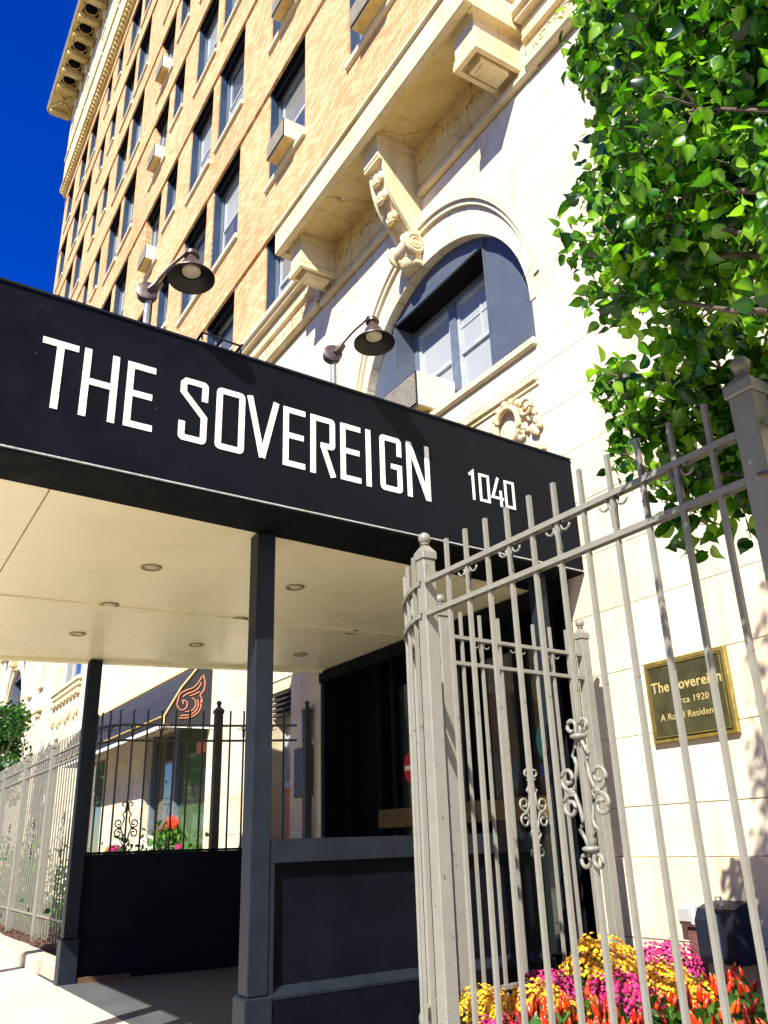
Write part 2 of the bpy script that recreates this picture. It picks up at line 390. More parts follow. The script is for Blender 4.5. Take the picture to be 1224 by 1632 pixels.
# soldier course at the window heads, proud by a little
for zh in HEAD:
    m = MB(); xs = [-38.3]
    m.box(-38.3, 4, YW-.022, YW-.002, zh+.002, zh+.215); m.build('soldier_course', 'brick', BL)
    m = MB(); m.box(-38.3, 4, YW-.045, YW-.024, zh+.003, zh+.03); m.build('brick_ledge', 'brick', BL)
# one window unit of each size, shared by every opening
def window_unit(w, h, kind):
    f = MB(); y = .24
    f.box(-w/2, -w/2+.06, y-.05, y+.08, 0, h); f.box(w/2-.06, w/2, y-.05, y+.08, 0, h)
    f.box(-w/2+.06, w/2-.06, y-.05, y+.08, h-.09, h); f.box(-w/2+.06, w/2-.06, y-.05, y+.08, 0, .09)
    s = MB(); s.box(-w/2+.087, w/2-.087, y-.01, y+.05, h*.5-.03, h*.5+.035)
    for sx in (-1, 1):
        a = sx*(w/2-.112); s.box(a-.025, a+.025, y-.01, y+.05, .092, h*.5-.032); s.box(a-.025, a+.025, y+.01, y+.06, h*.5+.037, h-.092)
    s.box(-w/2+.14, w/2-.14, y+.01, y+.06, h-.15, h-.092); s.box(-w/2+.14, w/2-.14, y-.01, y+.05, .092, .16)
    p1 = MB().box(-w/2+.138, w/2-.138, y+.025, y+.032, h*.5+.036, h-.151); p2 = MB().box(-w/2+.138, w/2-.138, y+.012, y+.019, .161, h*.5-.031)
    si = MB().box(-w/2-.06, w/2+.06, -.06, .22, -.13, -.003, .012)
    li = MB().box(-w/2+.001, w/2-.001, .012, y+.08, h-.022, h-.001); li.box(-w/2+.086, w/2-.086, y-.16, y-.052, h-.17, h-.023)  # black head lining puts the shade under the head into its colour
    jb = MB().box(-w/2+.001, -w/2+.03, .03, y-.052, .001, h-.024); jc = MB().box(w/2-.03, w/2-.001, .03, y-.052, .001, h-.024)
    return [q.mesh(n, mt) for q, n, mt in ((li, 'lintel_shade', 'blackm'), (jb, 'jamb_lining', 'jamb'), (jc, 'jamb_lining', 'jamb'), (f, 'window', 'frame'), (s, 'sash', 'frame2'), (p1, 'upper_pane', 'glass'), (p2, 'lower_pane', 'glassl'), (si, 'sill', 'sillstone'))]
U = {}; PV = {}
for a, b, z0, z1, k in WIN:
    key = (round(b-a, 1), round(z1-z0, 2))
    if key not in U: U[key] = window_unit(b-a, z1-z0, k)
    if z0 < 10 and (a < -30 or a > -7): pass
    u = U[key]; li, jb, jc, u = u[0], u[1], u[2], u[3:]; o = inst(u[0], 'window', BL, ((a+b)/2, YW, z0))
    for q, n in zip(u[1:], ('sash', 'pane', 'pane', 'sill')):
        if z0 < 10 and n == 'sill': continue
        if n == 'pane':
            kk = random.choice(('glass', 'glass', 'glassl', 'glassm')) if q is u[3] else random.choice(('glass', 'glass', 'glass', 'glassm', 'glassc'))
            if (q.name, kk) not in PV: PV[(q.name, kk)] = q.copy(); PV[(q.name, kk)].materials[0] = M[kk]
            q = PV[(q.name, kk)]
        inst(q, n, o, ((a+b)/2, YW, z0))
    inst(li, 'lintel_shade', o, ((a+b)/2, YW, z0)); inst(jb, 'jamb_lining', o, ((a+b)/2, YW, z0)); inst(jc, 'jamb_lining', o, ((a+b)/2, YW, z0))
# ---- limestone base: mortar backing with its openings, real blocks near, coursed face far
AX = -6.67; AZ = 6.1; AR = 1.62
def archhole(o=0): return (AX-AR+o, AX+AR+o, 5.68, 7.86)
OFF = -27.4
HOL = [(-9.4, -5.0, 0, 3.3), (-11.05, -10.38, .35, 3.22), (-16.85, -13.5, .9, 3.3), (-22.3, -19.9, .9, 3.25), archhole(), archhole(OFF),
       (-30.75, -30.35, 6.35, 8.4), (-28.85, -28.45, 6.35, 8.4), (-26.4, -23.1, 5.62, 8.3)]
XB = -12.6
near = [h for h in HOL if h[0] > XB]; far = [h for h in HOL if h[0] < XB]
holed(XB, 4, 0, 9.5, near, YW+.014, .45, MB()).build('mortar_backing', 'joint', BL)
holed(-38.3, XB, 0, 9.5, far, YW, .4, MB()).build('ashlar_wall', 'stone_far', BL)
def ell(z, a, b): return a*math.sqrt(max(0, 1-((z-AZ)/b)**2)) if z > AZ else a
blocks = [(0, .55), (.55, 1.05)]
zc = 1.40; courses = [(0, .535, 0), (.54, 1.056, 1), (1.06, 1.396, 0)]
k = 1
while zc < 8.7: courses.append((zc, min(zc+.4915, 8.69), k)); zc += .4935; k += 1
nb = 0; J = .002
def block(x0, x1, z0, z1):
    global nb
    x0 += J; x1 -= J
    for h in near:
        if h is near[0] or h is near[1]:
            if x1 > h[0] and x0 < h[1] and z1 > h[2]+.02 and z0 < h[3]-.02:
                if x0 < h[0]-.05: block(x0-J, h[0]+J, z0, z1)
                if x1 > h[1]+.05: block(h[1]-J, x1+J, z0, z1)
                return
    dz = 0 if z0 < 1.06 else .0
    yf = YW-(.05 if z1 <= 1.06 else (.025 if z1 < 1.39 else 0))
    d = random.uniform(0, .0025)
    poly = None
    if z0 < 5.6 and z1 > 5.7 and x1 > AX-1.7 and x0 < AX+1.66:      # the sill cuts this course in two
        block(x0-J, x1+J, z0, 5.6); block(x0-J, x1+J, 5.69, z1)
        if x1 > AX+AR+.08: block(AX+AR+.022, x1+J, 5.598, 5.692)
        if x0 < AX-AR-.08: block(x0-J, AX-AR-.022, 5.598, 5.692)
        return
    if z1 > 5.68 and x1 > AX-1.8 and x0 < AX+1.8 and z0 < AZ+2.2:
        lim = lambda z: (ell(z, 1.785, 2.2) if z > AZ else AR+.01) if z >= 5.68 else 0
        zz = [z0+(z1-z0)*i/10 for i in range(11)]
        if x0 < AX < x1:
            xm = AX
            block(x0-J, AX, z0, z1); block(AX, x1+J, z0, z1); return
        if x1 <= AX+.02:
            rb = [min(x1, AX-lim(z)) for z in zz]
            if max(rb) <= x0+.02: return
            poly = [(x0, z0)]+[(max(x0+.001, r), z) for r, z in zip(rb, zz)]+[(x0, z1)]
        else:
            lb = [max(x0, AX+lim(z)) for z in zz]
            if min(lb) >= x1-.02: return
            poly = [(x1, z0)]+[(min(x1-.001, r), z) for r, z in zip(lb, zz)]+[(x1, z1)]
    nb += 1
    if poly:
        MB().prism(poly, yf-d, YW+.03, 'y').build('stone_block', 'stone', BL); return
    MB().box(x0, x1, yf-d, YW+.03, z0, z1-.0015, .0035).build('stone_block', 'stone', BL)
for z0, z1, k in courses:
    x = 1.9-(.49 if k % 2 else 0)
    while x > XB:
        L = .98+random.choice((-.12, 0, 0, .12)); block(max(XB, x-L), x, z0, z1); x -= L
MB().box(1.9, 4, YW, YW+.013, 0, 9.5).build('plain_wall', 'stone_far', BL)
# ---- pilaster line right of the arch: a shallow step
# ---- arch: voussoirs, hood moulding, painted infill and window
def arch(o, P, full=True):
    cx = AX+o
    def pt(a, rx, rz): return (cx+rx*math.cos(a), AZ+rz*math.sin(a))
    n = 17
    for i in range(n):
        a0 = math.pi*i/n+.004; a1 = math.pi*(i+1)/n-.004; q = [a0+(a1-a0)*t/3 for t in range(4)]
        MB().prism([pt(a, AR, AR) for a in q]+[pt(a, 1.70, 2.05) for a in reversed(q)], YW-.012, YW+.3, 'y').build('voussoir', 'stone', P)
    m = MB(); q = [math.pi*t/48 for t in range(49)]
    for i in range(48):
        for r0, r1, y in (((1.702, 2.052), (1.742, 2.12), YW-.055), ((1.742, 2.122), (1.79, 2.21), YW-.085)):
            ya, yb = [YW-.004+(y-YW+.004)*min(1, max(0, (v-.12)/.75)) for v in (q[i], q[i+1])]
            A, B, C_, D_ = pt(q[i], *r0), pt(q[i+1], *r0), pt(q[i+1], *r1), pt(q[i], *r1)
            if q[i] > .12: m.add([(A[0], ya, A[1]), (B[0], yb, B[1]), (C_[0], yb, C_[1]), (D_[0], ya, D_[1]), (A[0], YW+.02, A[1]), (B[0], YW+.02, B[1]), (C_[0], YW+.02, C_[1]), (D_[0], YW+.02, D_[1])], [(0, 1, 2, 3), (0, 1, 5, 4), (2, 3, 7, 6)]+([(0, 3, 7, 4)] if i == 0 else []))
    m.build('hood_moulding', 'stone', P)
    # blue infill
    Y = YW+.11; wx0, wx1, wz = cx-.95, cx+.85, 7.36; m = MB()
    N_ = 40; xs = [cx-AR+2*AR*i/N_ for i in range(N_+1)]+[wx0, wx1]; xs.sort()
    top = lambda x: AZ+math.sqrt(max(0, AR*AR-(x-cx)**2))
    for a, b in zip(xs, xs[1:]):
        if b-a < 1e-5: continue
        lo = wz if (a+b)/2 > wx0 and (a+b)/2 < wx1 else 5.69
        ta, tb = top(a), top(b)
        if max(ta, tb) <= lo: continue
        m.quad((a, Y, lo), (b, Y, lo), (b, Y, max(lo, tb)), (a, Y, max(lo, ta)))
    D = .36
    m.quad((wx0, Y, 5.69), (wx0, Y+D, 5.69), (wx0, Y+D, wz), (wx0, Y, wz)); m.quad((wx1, Y, 5.69), (wx1, Y+D, 5.69), (wx1, Y+D, wz), (wx1, Y, wz))
    MB().box(wx0+.002, wx1-.002, Y+.012, Y+D, wz-.02, wz-.001).build('lintel_shade', 'blackm', P)  # black board paints in the shade under the window head
    m.quad((wx0, Y, wz), (wx1, Y, wz), (wx1, Y+D, wz), (wx0, Y+D, wz)); m.quad((wx0, Y, 5.69), (wx1, Y, 5.69), (wx1, Y+D, 5.69), (wx0, Y+D, 5.69))
    inf = m.build('painted_infill', 'blue', P)
    m = MB(); m.box(wx0, wx1, Y-.018, Y-.001, wz+.002, wz+.03); m.box(wx1+.002, wx1+.035, Y-.018, Y-.001, 5.7, wz+.42); m.box(wx0-.035, wx0-.002, Y-.018, Y-.001, 5.7, wz+.05)
    m.build('trim_strip', 'blue', P)
    # window
    y = Y+.27; f = MB(); mx = cx-.12
    f.box(wx0+.002, wx0+.07, y, y+.12, 5.70, wz-.002); f.box(wx1-.07, wx1-.002, y, y+.12, 5.70, wz-.002); f.box(wx0+.072, wx1-.072, y, y+.12, wz-.1, wz-.002)
    f.box(mx-.06, mx+.06, y-.01, y+.12, 5.70, wz-.102); f.box(wx0+.072, mx-.062, y, y+.12, 5.70, 5.77); f.box(mx+.062, wx1-.072, y, y+.12, 5.70, 5.77)
    w = f.build('window', 'frame', P)
    for a, b in ((wx0+.072, mx-.062), (mx+.062, wx1-.072)):
        s = MB(); zm = 6.55; right = a > cx-.3
        s.box(a, b, y+.02, y+.07, zm-.03, zm+.03)
        for z0, z1 in ((5.772, zm-.032), (zm+.032, wz-.102)):
            s.box(a, a+.045, y+.02, y+.07, z0, z1); s.box(b-.045, b, y+.02, y+.07, z0, z1)
            s.box(a+.046, b-.046, y+.02, y+.07, z0, z0+.045) if z0 < 6 else s.box(a+.046, b-.046, y+.02, y+.07, z1-.045, z1)
        s.build('sash', 'frame2', w)
        MB().box(a+.046, b-.046, y+.05, y+.056, 5.82, zm-.032).build('pane', 'glassc', w); MB().box(a+.046, b-.046, y+.05, y+.056, zm+.032, wz-.148).build('pane', 'glassc', w)
        m = MB(); h = (zm+.032+wz-.148)/2; c = (a+b)/2
        m.box(c-.008, c+.008, y+.04, y+.049, zm+.034, wz-.149); m.box(a+.047, c-.009, y+.04, y+.049, h-.008, h+.008); m.box(c+.009, b-.047, y+.04, y+.049, h-.008, h+.008)
        if right: m.build('muntin', 'frame2', w)
    MB().box(cx-AR-.02, cx+AR+.02, YW-.05, YW+.25, 5.60, 5.69, .012).build('window_sill', 'sillstone', P)
    MB().box(cx-1.75, cx+AR-.02, YW-.045, YW+.02, 5.225, 5.30, .015).build('string_course', 'trim', P)
    MB().box(cx-1.75, cx+AR-.02, YW-.02, YW+.02, 5.19, 5.222).build('string_course', 'trim', P)
    m = MB(); P0 = [(cx-AR, 7.86)]+[(cx+AR*math.cos(a), AZ+AR*math.sin(a)) for a in [math.pi-math.pi*i/24 for i in range(25)] if AZ+AR*math.sin(a) < 7.86]
arch(0, BL); arch(OFF, BL)
# ---- balcony with three brackets
def vine(m, x0, x1, zc, h, y, r=.012):
    """carved running scroll: stem and spirals in relief"""
    L = x1-x0; n = max(2, round(L/(h*1.35))); st = L/n
    for i in range(n):
        cx = x0+st*(i+.5); s = 1 if i % 2 else -1
        pts = []
        for k in range(22):
            t = k/21; a = t*math.pi*3.1; R = h*.36*(1-t*.82)
            pts.append((cx+s*R*math.cos(a)*1.1, y-.004, zc+R*math.sin(a)*s))
        m.tube(pts, [r*(1.1-.5*k/21) for k in range(22)], 5)
        for q in (-1, 1):
            pts = [(cx+q*st*.32+.5*q*h*.3*math.cos(b), y-.004, zc-s*q*h*.12+h*.16*math.sin(b)) for b in [k*.5 for k in range(9)]]
            m.tube(pts, [r*(1-.08*k) for k in range(9)], 5)
        m.sphere((cx, y, zc), r*1.9, 6)
def balcony(o, P, x0=-9.42, x1=-4.71):
    x0 += o; x1 += o
    Q = P
    m = MB(); m.box(x0, x1, 4.18, 4.29, 9.38, 9.78, .012); m.box(x0, x0+.12, 4.292, YW+.02, 9.38, 9.78); m.box(x1-.12, x1, 4.292, YW+.02, 9.38, 9.78)
    m.box(x0-.03, x1+.03, 4.14, YW+.02, 9.782, 9.86, .012)
    m.build('balcony_fascia', 'trim', Q)
    MB().box(x0+.122, x1-.122, 4.292, YW+.02, 9.48, 9.7).build('balcony_slab', 'soffit', Q)
    m = MB(); m.box(x0+.122, x1-.122, 4.292, 4.35, 9.43, 9.479); m.build('drip_moulding', 'soffit', Q)
    xs = [(-9.24, -8.9), (-7.12, -6.77), (-5.16, -4.81)]
    for i, (a, b) in enumerate(xs):
        a += o; b += o
        m = MB(); m.box(a-.035, b+.035, 4.33, YW+.02, 9.39, 9.478, .01); m.box(a-.018, b+.018, 4.345, YW+.02, 9.345, 9.389); m.build('bracket_cap', 'trim', Q)
        if i != 1:
            m = MB(); m.box(a, b, 4.36, YW+.02, 8.98, 9.343, .006); m.box(a-.012, b+.012, 4.348, YW+.02, 9.0, 9.035)
            # hollowed underside: rim and inner tablet
            m.box(a-.02, b+.02, 4.34, 4.40, 8.90, 8.979); m.box(a-.02, a+.035, 4.401, YW+.02, 8.90, 8.979); m.box(b-.035, b+.02, 4.401, YW+.02, 8.90, 8.979)
            m.box(a+.075, b-.065, 4.47, YW-.12, 8.86, 8.979, .006); m.box(a+.11, b-.10, 4.52, YW-.17, 8.848, 8.859)
            m.build('bracket_block', 'trim', Q)
            MB().lathe((b-.052, 4.56, 8.95), [(.022, 0), (.022, .028)], 10).build('anchor_hole', 'blackm', Q)
            MB().lathe((b-.052, 4.76, 8.95), [(.022, 0), (.022, .028)], 10).build('anchor_hole', 'blackm', Q)
        else:
            m = MB(); m.box(a, b, 4.36, YW+.02, 9.14, 9.343, .006); m.box(a+.0, b-.0, 4.37, YW+.02, 9.10, 9.138); m.build('bracket_block', 'trim', Q)
            # scrolled console, side profile swept across
            def prof(k):
                t = k/16; y = 4.42+.43*t**1.15+.03*math.sin(t*math.pi); z = 9.10-1.02*t**1.05-.0; y -= .20*math.sin(t*math.pi)**1.5*(t > .0)*.55
                return y, z
            pr = [prof(k) for k in range(17)]
            m = MB()
            for e0, e1, ins in ((a, a+.05, 0), (b-.05, b, 0), (a+.05, b-.05, .035)):
                poly = [(y+ins, z) for y, z in pr]+[(YW+.02, pr[-1][1]), (YW+.02, 9.099)]
                m.prism(poly, e0, e1, 'x')
            m.build('console', 'trim', Q, smooth=True)
            c = (a+b)/2
            for k in range(3, 16, 4):
                y, z = pr[k]; m = MB()
                for s in (-1, 0, 1):
                    m.sphere((c+s*.07, y+.015-(s == 0)*.02, z), .062, 10, (.75, .9, 1.25))
                m.sphere((c, y-.02, z-.09), .05, 10, (1.6, .7, .5)); m.build('acanthus_leaf', 'trim', Q, smooth='all')
            m = MB(); yv, zv = 4.83, 7.98
            m.lathe((a-.03, yv, zv), [(.13, 0), (.15, .02), (.15, .05), (.115, .07), (.115, b-a-.01), (.15, b-a+.01), (.15, b-a+.04), (.13, b-a+.06)], 22, (1, 0, 0))
            for xx in (a-.032, b+.032):
                pts = []
                for k in range(26): t = k/25; A = t*4.2*math.pi; R = .12*(1-t*.85); pts.append((xx, yv+R*math.cos(A), zv+R*math.sin(A)))
                m.tube(pts, .013, 5)
            m.build('volute', 'trim', Q, smooth=True)
            m = MB(); m.sphere((c, 4.86, 7.80), .11, 12, (1.2, .8, 1.0)); m.sphere((c-.08, 4.84, 7.87), .07, 10); m.sphere((c+.08, 4.84, 7.87), .07, 10)
            m.box(a+.02, b-.02, 4.85, YW, 7.72, 7.98, .02); m.build('pendant', 'trim', Q, smooth=True)
    # frieze between the brackets
    for a, b in ((xs[0][1], xs[1][0]), (xs[1][1], xs[2][0])):
        a += o+.004; b += o-.004
        MB().box(a, b, YW-.055, YW+.02, 8.88, 9.476).build('frieze_panel', 'soffit', Q)
        m = MB(); vine(m, a+.08, b-.08, 9.22, .34, YW-.056, .014); m.build('carved_scroll', 'soffit', Q, smooth='all', kind='stuff')
    m = MB(); m.box(x0, x1+.15, YW-.035, YW+.02, 8.80, 8.878); m.box(x0, x1+.15, YW-.07, YW+.02, 8.722, 8.798, .015); m.build('lower_moulding', 'trim', Q)
balcony(0, BL); balcony(OFF, BL)
# cornice string carrying on to both sides of the balcony
for a, b in ((-9.45-22.6, -9.46), (-4.68, 3.9), (-38.3, -37.0)):
    m = MB(); m.box(a, b, YW-.20, YW+.02, 9.50, 9.62, .012); m.box(a, b, YW-.15, YW+.02, 9.44, 9.498); m.build('cornice_slab', 'sillstone', BL)
    m = MB(); m.box(a, b, YW-.06, YW+.02, 9.22, 9.40); m.box(a, b, YW-.085, YW+.02, 9.17, 9.218, .01); m.box(a, b, YW-.085, YW+.02, 8.86, 8.90, .01); m.box(a, b, YW-.11, YW+.02, 8.74, 8.855, .03)
    m.build('cornice_moulding', 'trim', BL)
    MB().box(a, b, YW-.03, YW+.02, 8.902, 9.168).build('frieze_panel', 'trim', BL)
    if a > -36:
        m = MB(); vine(m, max(a, -15)+.1, b-.1, 9.035, .24, YW-.03, .010); m.build('carved_scroll', 'trim', BL, smooth='all', kind='stuff')
    x = a
    while x < b-.9:
        if x > -16: MB().box(x, x+.012, YW-.152, YW-.062, 9.16, 9.435).build('cornice_joint', 'joint', BL) if False else None
        x += .9
# cartouche over the door lintel
m = MB(); c = (-5.52, YW-.03, 4.93)
m.tube([(c[0]+.17*math.cos(t), c[1]-.02, c[2]+.19*math.sin(t)) for t in [i*math.pi/12 for i in range(24)]], .035, 8, True)
for i in range(15):
    t = i*math.pi*2/15; m.sphere((c[0]+.235*math.cos(t), c[1]-.01, c[2]+.25*math.sin(t)), random.uniform(.025, .042), 8, (1, .6, 1))
m.build('cartouche', 'trim', BL, smooth='all')
m = MB()
for i in range(14):
    m.sphere((-5.22+random.uniform(-.13, .13), YW-.03, 4.88+random.uniform(-.2, .2)), random.uniform(.022, .048), 8, (1, .6, 1.1))
m.tube([(-5.22+.08*math.cos(t), YW-.06, 5.0+.08*math.sin(t)) for t in [i*math.pi/6 for i in range(12)]], .022, 6, True)
m.build('carved_foliage', 'trim', BL, smooth='all')
m = MB(); m.box(-9.5, -5.06, YW-.04, YW+.02, 4.50, 4.58, .01); m.build('lintel_moulding', 'trim', BL)
MB().box(-9.4, -5.09, YW-.03, YW+.02, 4.30, 4.497).build('transom_panel', 'frame', BL)
NB = thing('neighbouring_building', (-50, 4.98, 0), 'pale stone low building adjoining the apartment block far up the street', 'building')
MB().box(-75, -38.4, 4.9, 20, 0, 11).build('wall', 'stone_far', NB); MB().box(-75, -38.4, 4.6, 4.898, 9.6, 9.9).build('cornice', 'trim', NB)
# ---- far ground floor dressings
for a, b, z0, z1 in ((-30.75, -30.35, 6.35, 8.4), (-28.85, -28.45, 6.35, 8.4)):
    MB().box(a+.002, b-.002, YW+.25, YW+.3, z0+.002, z1-.002).build('slit_pane', 'glass', BL)
    MB().box(a-.12, b+.12, YW-.10, YW+.1, z0-.22, z0-.10, .01).build('slit_sill', 'trim', BL)
    MB().box(a-.3, b+.3, YW-.12, YW+.02, 5.38, 5.5, .02).build('carved_ledge', 'trim', BL)
    m = MB(); 
    for i in range(6): m.sphere(((a+b)/2-.25+.1*i, YW-.05, 5.33-.03*abs(i-2.5)), .05, 6)
    m.build('carved_drop', 'trim', BL, smooth='all')
m = MB(); a, b, z0, z1 = -26.4, -23.1, 5.62, 8.3
for x in (a+.05, a+1.1, a+2.2, b-.05): m.box(x-.05, x+.05, YW+.2, YW+.3, z0, z1)
m.box(a, b, YW+.2, YW+.3, z0+.001, z0+.1); w = m.build('window', 'frame2', BL)
for i in range(3): MB().box(a+.1+1.09*i, a+1.05+1.09*i, YW+.25, YW+.26, z0+.102, z1).build('pane', 'glass', w)
m = MB(); m.box(a-.1, b+.1, YW-.12, YW+.1, 5.5, 5.615, .01); m.box(a-.05, b+.05, YW-.08, YW+.02, 5.38, 5.498); m.build('window_sill', 'sillstone', BL)
i = 0; x = a
while x < b: MB().box(x, x+.32, YW-.1, YW+.02, 5.14, 5.30, .03).build('billet', 'trim', BL); x += .42
m = MB()
for i in range(10): m.sphere((a+.2+.33*i, YW-.04, 4.75+.08*math.sin(i*2.1)), .13, 8, (.8, .5, 1.3))
m.build('carved_garland', 'trim', BL, smooth='all')
# ---- top: dentil course, frieze, cornice
m = MB(); m.box(-38.75, 4, YW-.12, YW+.02, 33.80, 33.9); m.box(-38.85, 4, YW-.30, YW+.02, 34.12, 34.3); m.box(-38.75, 4, YW-.07, YW+.02, 33.9, 34.118); m.build('dentil_band', 'cornice', BL)
m = MB(); x = -38.7
while x < 0: m.box(x, x+.13, YW-.24, YW-.072, 33.92, 34.118); x += .26
m.build('dentil', 'cornice', BL, kind='stuff')
MB().box(-38.9, 4, YW-.20, 12, 34.302, 39.99).build('attic_wall', 'sillstone', BL)
m = MB(); m.box(-38.95, 4, YW-.26, YW-.202, 36.3, 36.5); m.box(-38.95, 4, YW-.26, YW-.202, 34.4, 34.55); m.build('attic_moulding', 'cornice', BL)
for x in (-37.6, -34.4, -31.2, -28.0, -24.8, -21.6):
    m = MB(); z = 37.3
    m.tube([(x+.55*math.cos(t), YW-.20, z+.85*math.sin(t)) for t in [i*math.pi/8 for i in range(16)]], .06, 6, True)
    for i in range(14):
        t = i*math.pi/7; m.sphere((x+.9*math.cos(t)*random.uniform(.8, 1.1), YW-.19, z+1.15*math.sin(t)), random.uniform(.06, .12), 6, (1, .6, 1))
    m.build('cartouche', 'sillstone', BL, smooth='all')
m = MB(); m.box(-39.65, 4, 3.52, 12, 40.2, 40.32); m.build('cornice_edge', 'plate', BL)
m = MB(); m.box(-39.6, 4, 3.56, 12, 40.0, 40.198); m.build('cornice_soffit', 'cornice', BL)
x = -37.45; mod = MB().box(-.16, .16, 3.66, 4.72, 39.68, 39.998, .03).mesh('modillion', 'cornice', (0, 0, 0))
ros = MB(); ros.lathe((0, 4.15, 39.93), [(.02, -.10), (.12, -.12), (.2, -.02), (.25, .06)], 8); ros = ros.mesh('rosette', 'blackm')
cof = MB(); cof.lathe((0, 4.15, 39.9), [(.30, .098), (.34, 0), (.40, .098)], 12, cap=False); cof = cof.mesh('coffer_ring', 'cornice')
pan = MB().box(-.36, .36, 3.78, 4.55, 39.97, 39.995).mesh('coffer_shade', 'blackm')  # flat black plate and rosette colour in the shade of a recess
dr = MB().box(-.10, .10, 4.62, 4.777, 39.05, 39.45, .02).mesh('cornice_corbel', 'sillstone')
inst(mod, 'modillion', BL, (-39.3, 0, 0))
for a in (.62, -.62): inst(MB().box(-.9, .9, -.07, .07, 39.86, 39.99, .02).mesh('corner_strut', 'cornice'), 'corner_strut', BL, (-38.4, 4.2, 0), (0, 0, a))
i = 0
while x < -14:
    for me, n, dx in ((mod, 'modillion', 0), (pan, 'coffer_shade', .6), (cof, 'coffer_ring', .6), (ros, 'rosette', .6)):
        o = inst(me, n, BL, (x+dx, 0, 0)); 
    inst(dr, 'cornice_corbel', BL, (x, 0, 0))
    x += 1.2
# ---- entrance set back behind the canopy
E_ = thing('entrance_screen', (-7.2, 5.3, 0), 'black panelled entrance screen with glass doors set deep under the canopy', 'entrance')
MB().box(-9.398, -9.36, YW-.02, 5.41, .01, 3.29).build('jamb_cladding', 'black', E_); MB().box(-5.04, -5.002, YW+.03, 5.41, .01, 3.29).build('jamb_cladding', 'black', E_)
MB().box(-9.43, -9.40, YW-.05, YW-.005, .01, 3.22).build('corner_bead', 'jamb', E_)
m = MB()
m.box(-9.4, -5.0, 5.42, 5.5, 0, 3.3); m.build('back_panel', 'blackm', E_)
for x in (-9.36, -8.62, -8.3, -7.6, -6.95, -6.75, -6.1, -5.55, -5.06): MB().box(x-.04, x+.04, 5.26, 5.415, .02, 3.25, .006).build('post', 'black', E_)
for a, b in ((-8.25, -7.65), (-6.9, -6.8), (-7.55, -7.0), (-6.7, -6.15), (-6.05, -5.6)):
    MB().box(a, b, 5.34, 5.352, .3, 2.9).build('pane', 'glassd', E_)
MB().box(-8.6, -5.58, 5.22, 5.30, 1.36, 1.56, .01).build('push_rail', 'woodb', E_)
m = MB(); m.lathe((-8.1, 5.335, 1.98), [(.155, 0), (.155, .004)], 24, (0, -1, 0)); me = m.build('door_sticker', 'red', E_, off=(-8.1, 5.335, 1.98)); me.scale = (.62, 1, 1)
m = MB(); m.box(-8.165, -8.035, 5.322, 5.327, 1.95, 2.0); m.build('sticker_bar', 'letter', E_)
m = MB(); m.lathe((-5.83, 5.335, 2.02), [(.17, 0), (.17, .004)], 24, (0, -1, 0)); me = m.build('door_decal', 'teal', E_, off=(-5.83, 5.335, 2.02)); me.scale = (.85, 1, 1.1)
m = MB(); m.prism([(-5.9, 1.93), (-5.76, 1.93), (-5.76, 2.02), (-5.80, 2.02), (-5.83, 2.14), (-5.86, 2.02), (-5.9, 2.02)], 5.322, 5.327, 'y'); m.build('decal_arrow', 'blackm', E_)
MB().box(-5.95, -5.70, 5.33, 5.337, 1.72, 1.82).build('door_decal', 'bluesign', E_)
# ---- small window bay, notices between entrance and shop
m = MB(); m.box(-11.04, -10.39, YW+.2, YW+.3, 1.95, 2.03); m.box(-11.04, -11.0, YW+.2, YW+.3, .36, 3.2); m.box(-10.43, -10.39, YW+.2, YW+.3, .36, 3.2)
w = m.build('window', 'frame2', BL); MB().box(-11, -10.43, YW+.24, YW+.25, .36, 1.949).build('pane', 'emblem', w)  # salmon colour on the lower pane stands for brick reflected in it
MB().box(-11, -10.43, YW+.24, YW+.25, 2.031, 3.2).build('pane', 'glassl', w)
for k in range(5): MB().box(-11.03, -10.4, YW+.02+.0, YW+.19, 3.17-.07*k, 3.19-.07*k).build('louvre', 'fenced', BL)
p = MB().box(-10.02, -9.72, YW-.02, YW-.001, 2.46, 2.86).build('notice', 'plate'); tag(p, 'pale blue notice on the shaded stone left of the entrance', 'notice')
p = MB().box(-10.22, -9.72, YW-.03, YW-.001, 1.78, 2.38, .01).build('wall_plate', 'slate'); tag(p, 'dark slate blue plate on the wall beneath the pale notice', 'plate')
# ---- shop front
m = MB(); m.box(-15.55, -15.35, YW+.12, YW+.26, .9, 3.3); m.box(-16.85, -16.75, YW+.12, YW+.26, .9, 3.3); m.box(-13.6, -13.5, YW+.1, YW+.26, .9, 3.3); m.box(-16.75, -13.6, YW+.12, YW+.26, .9, .98)
w = m.build('shop_window', 'frame', BL)
MB().box(-16.748, -15.552, YW+.2, YW+.21, .982, 3.3).build('pane', 'glassd', w); MB().box(-15.348, -13.602, YW+.2, YW+.21, .982, 3.3).build('pane', 'glassg', w)
MB().box(-14.5, -13.75, YW+.185, YW+.192, 2.75, 2.95).build('window_sign', 'emblem', w)
m = MB(); m.box(-22.3, -22.2, YW+.12, YW+.26, .9, 3.25); m.box(-20.02, -19.9, YW+.12, YW+.26, .9, 3.25); w = m.build('shop_window', 'frame', BL); MB().box(-22.2, -20.02, YW+.2, YW+.21, .9, 3.25).build('pane', 'glassd', w)
A_ = thing('shop_awning', (-17.3, YW, 3.1), 'black canvas awning with gold piping and a flame emblem on its end', 'awning')
T = [(-21.3, YW-.01, 4.2), (-13.4, YW-.01, 4.2)]; B = [(-21.3, 4.18, 3.12), (-13.4, 4.18, 3.12)]; k = MB()
sec = [(YW-.01, 4.2), (4.72, 4.02), (4.45, 3.66), (4.2, 3.2), (4.2, 3.08)]
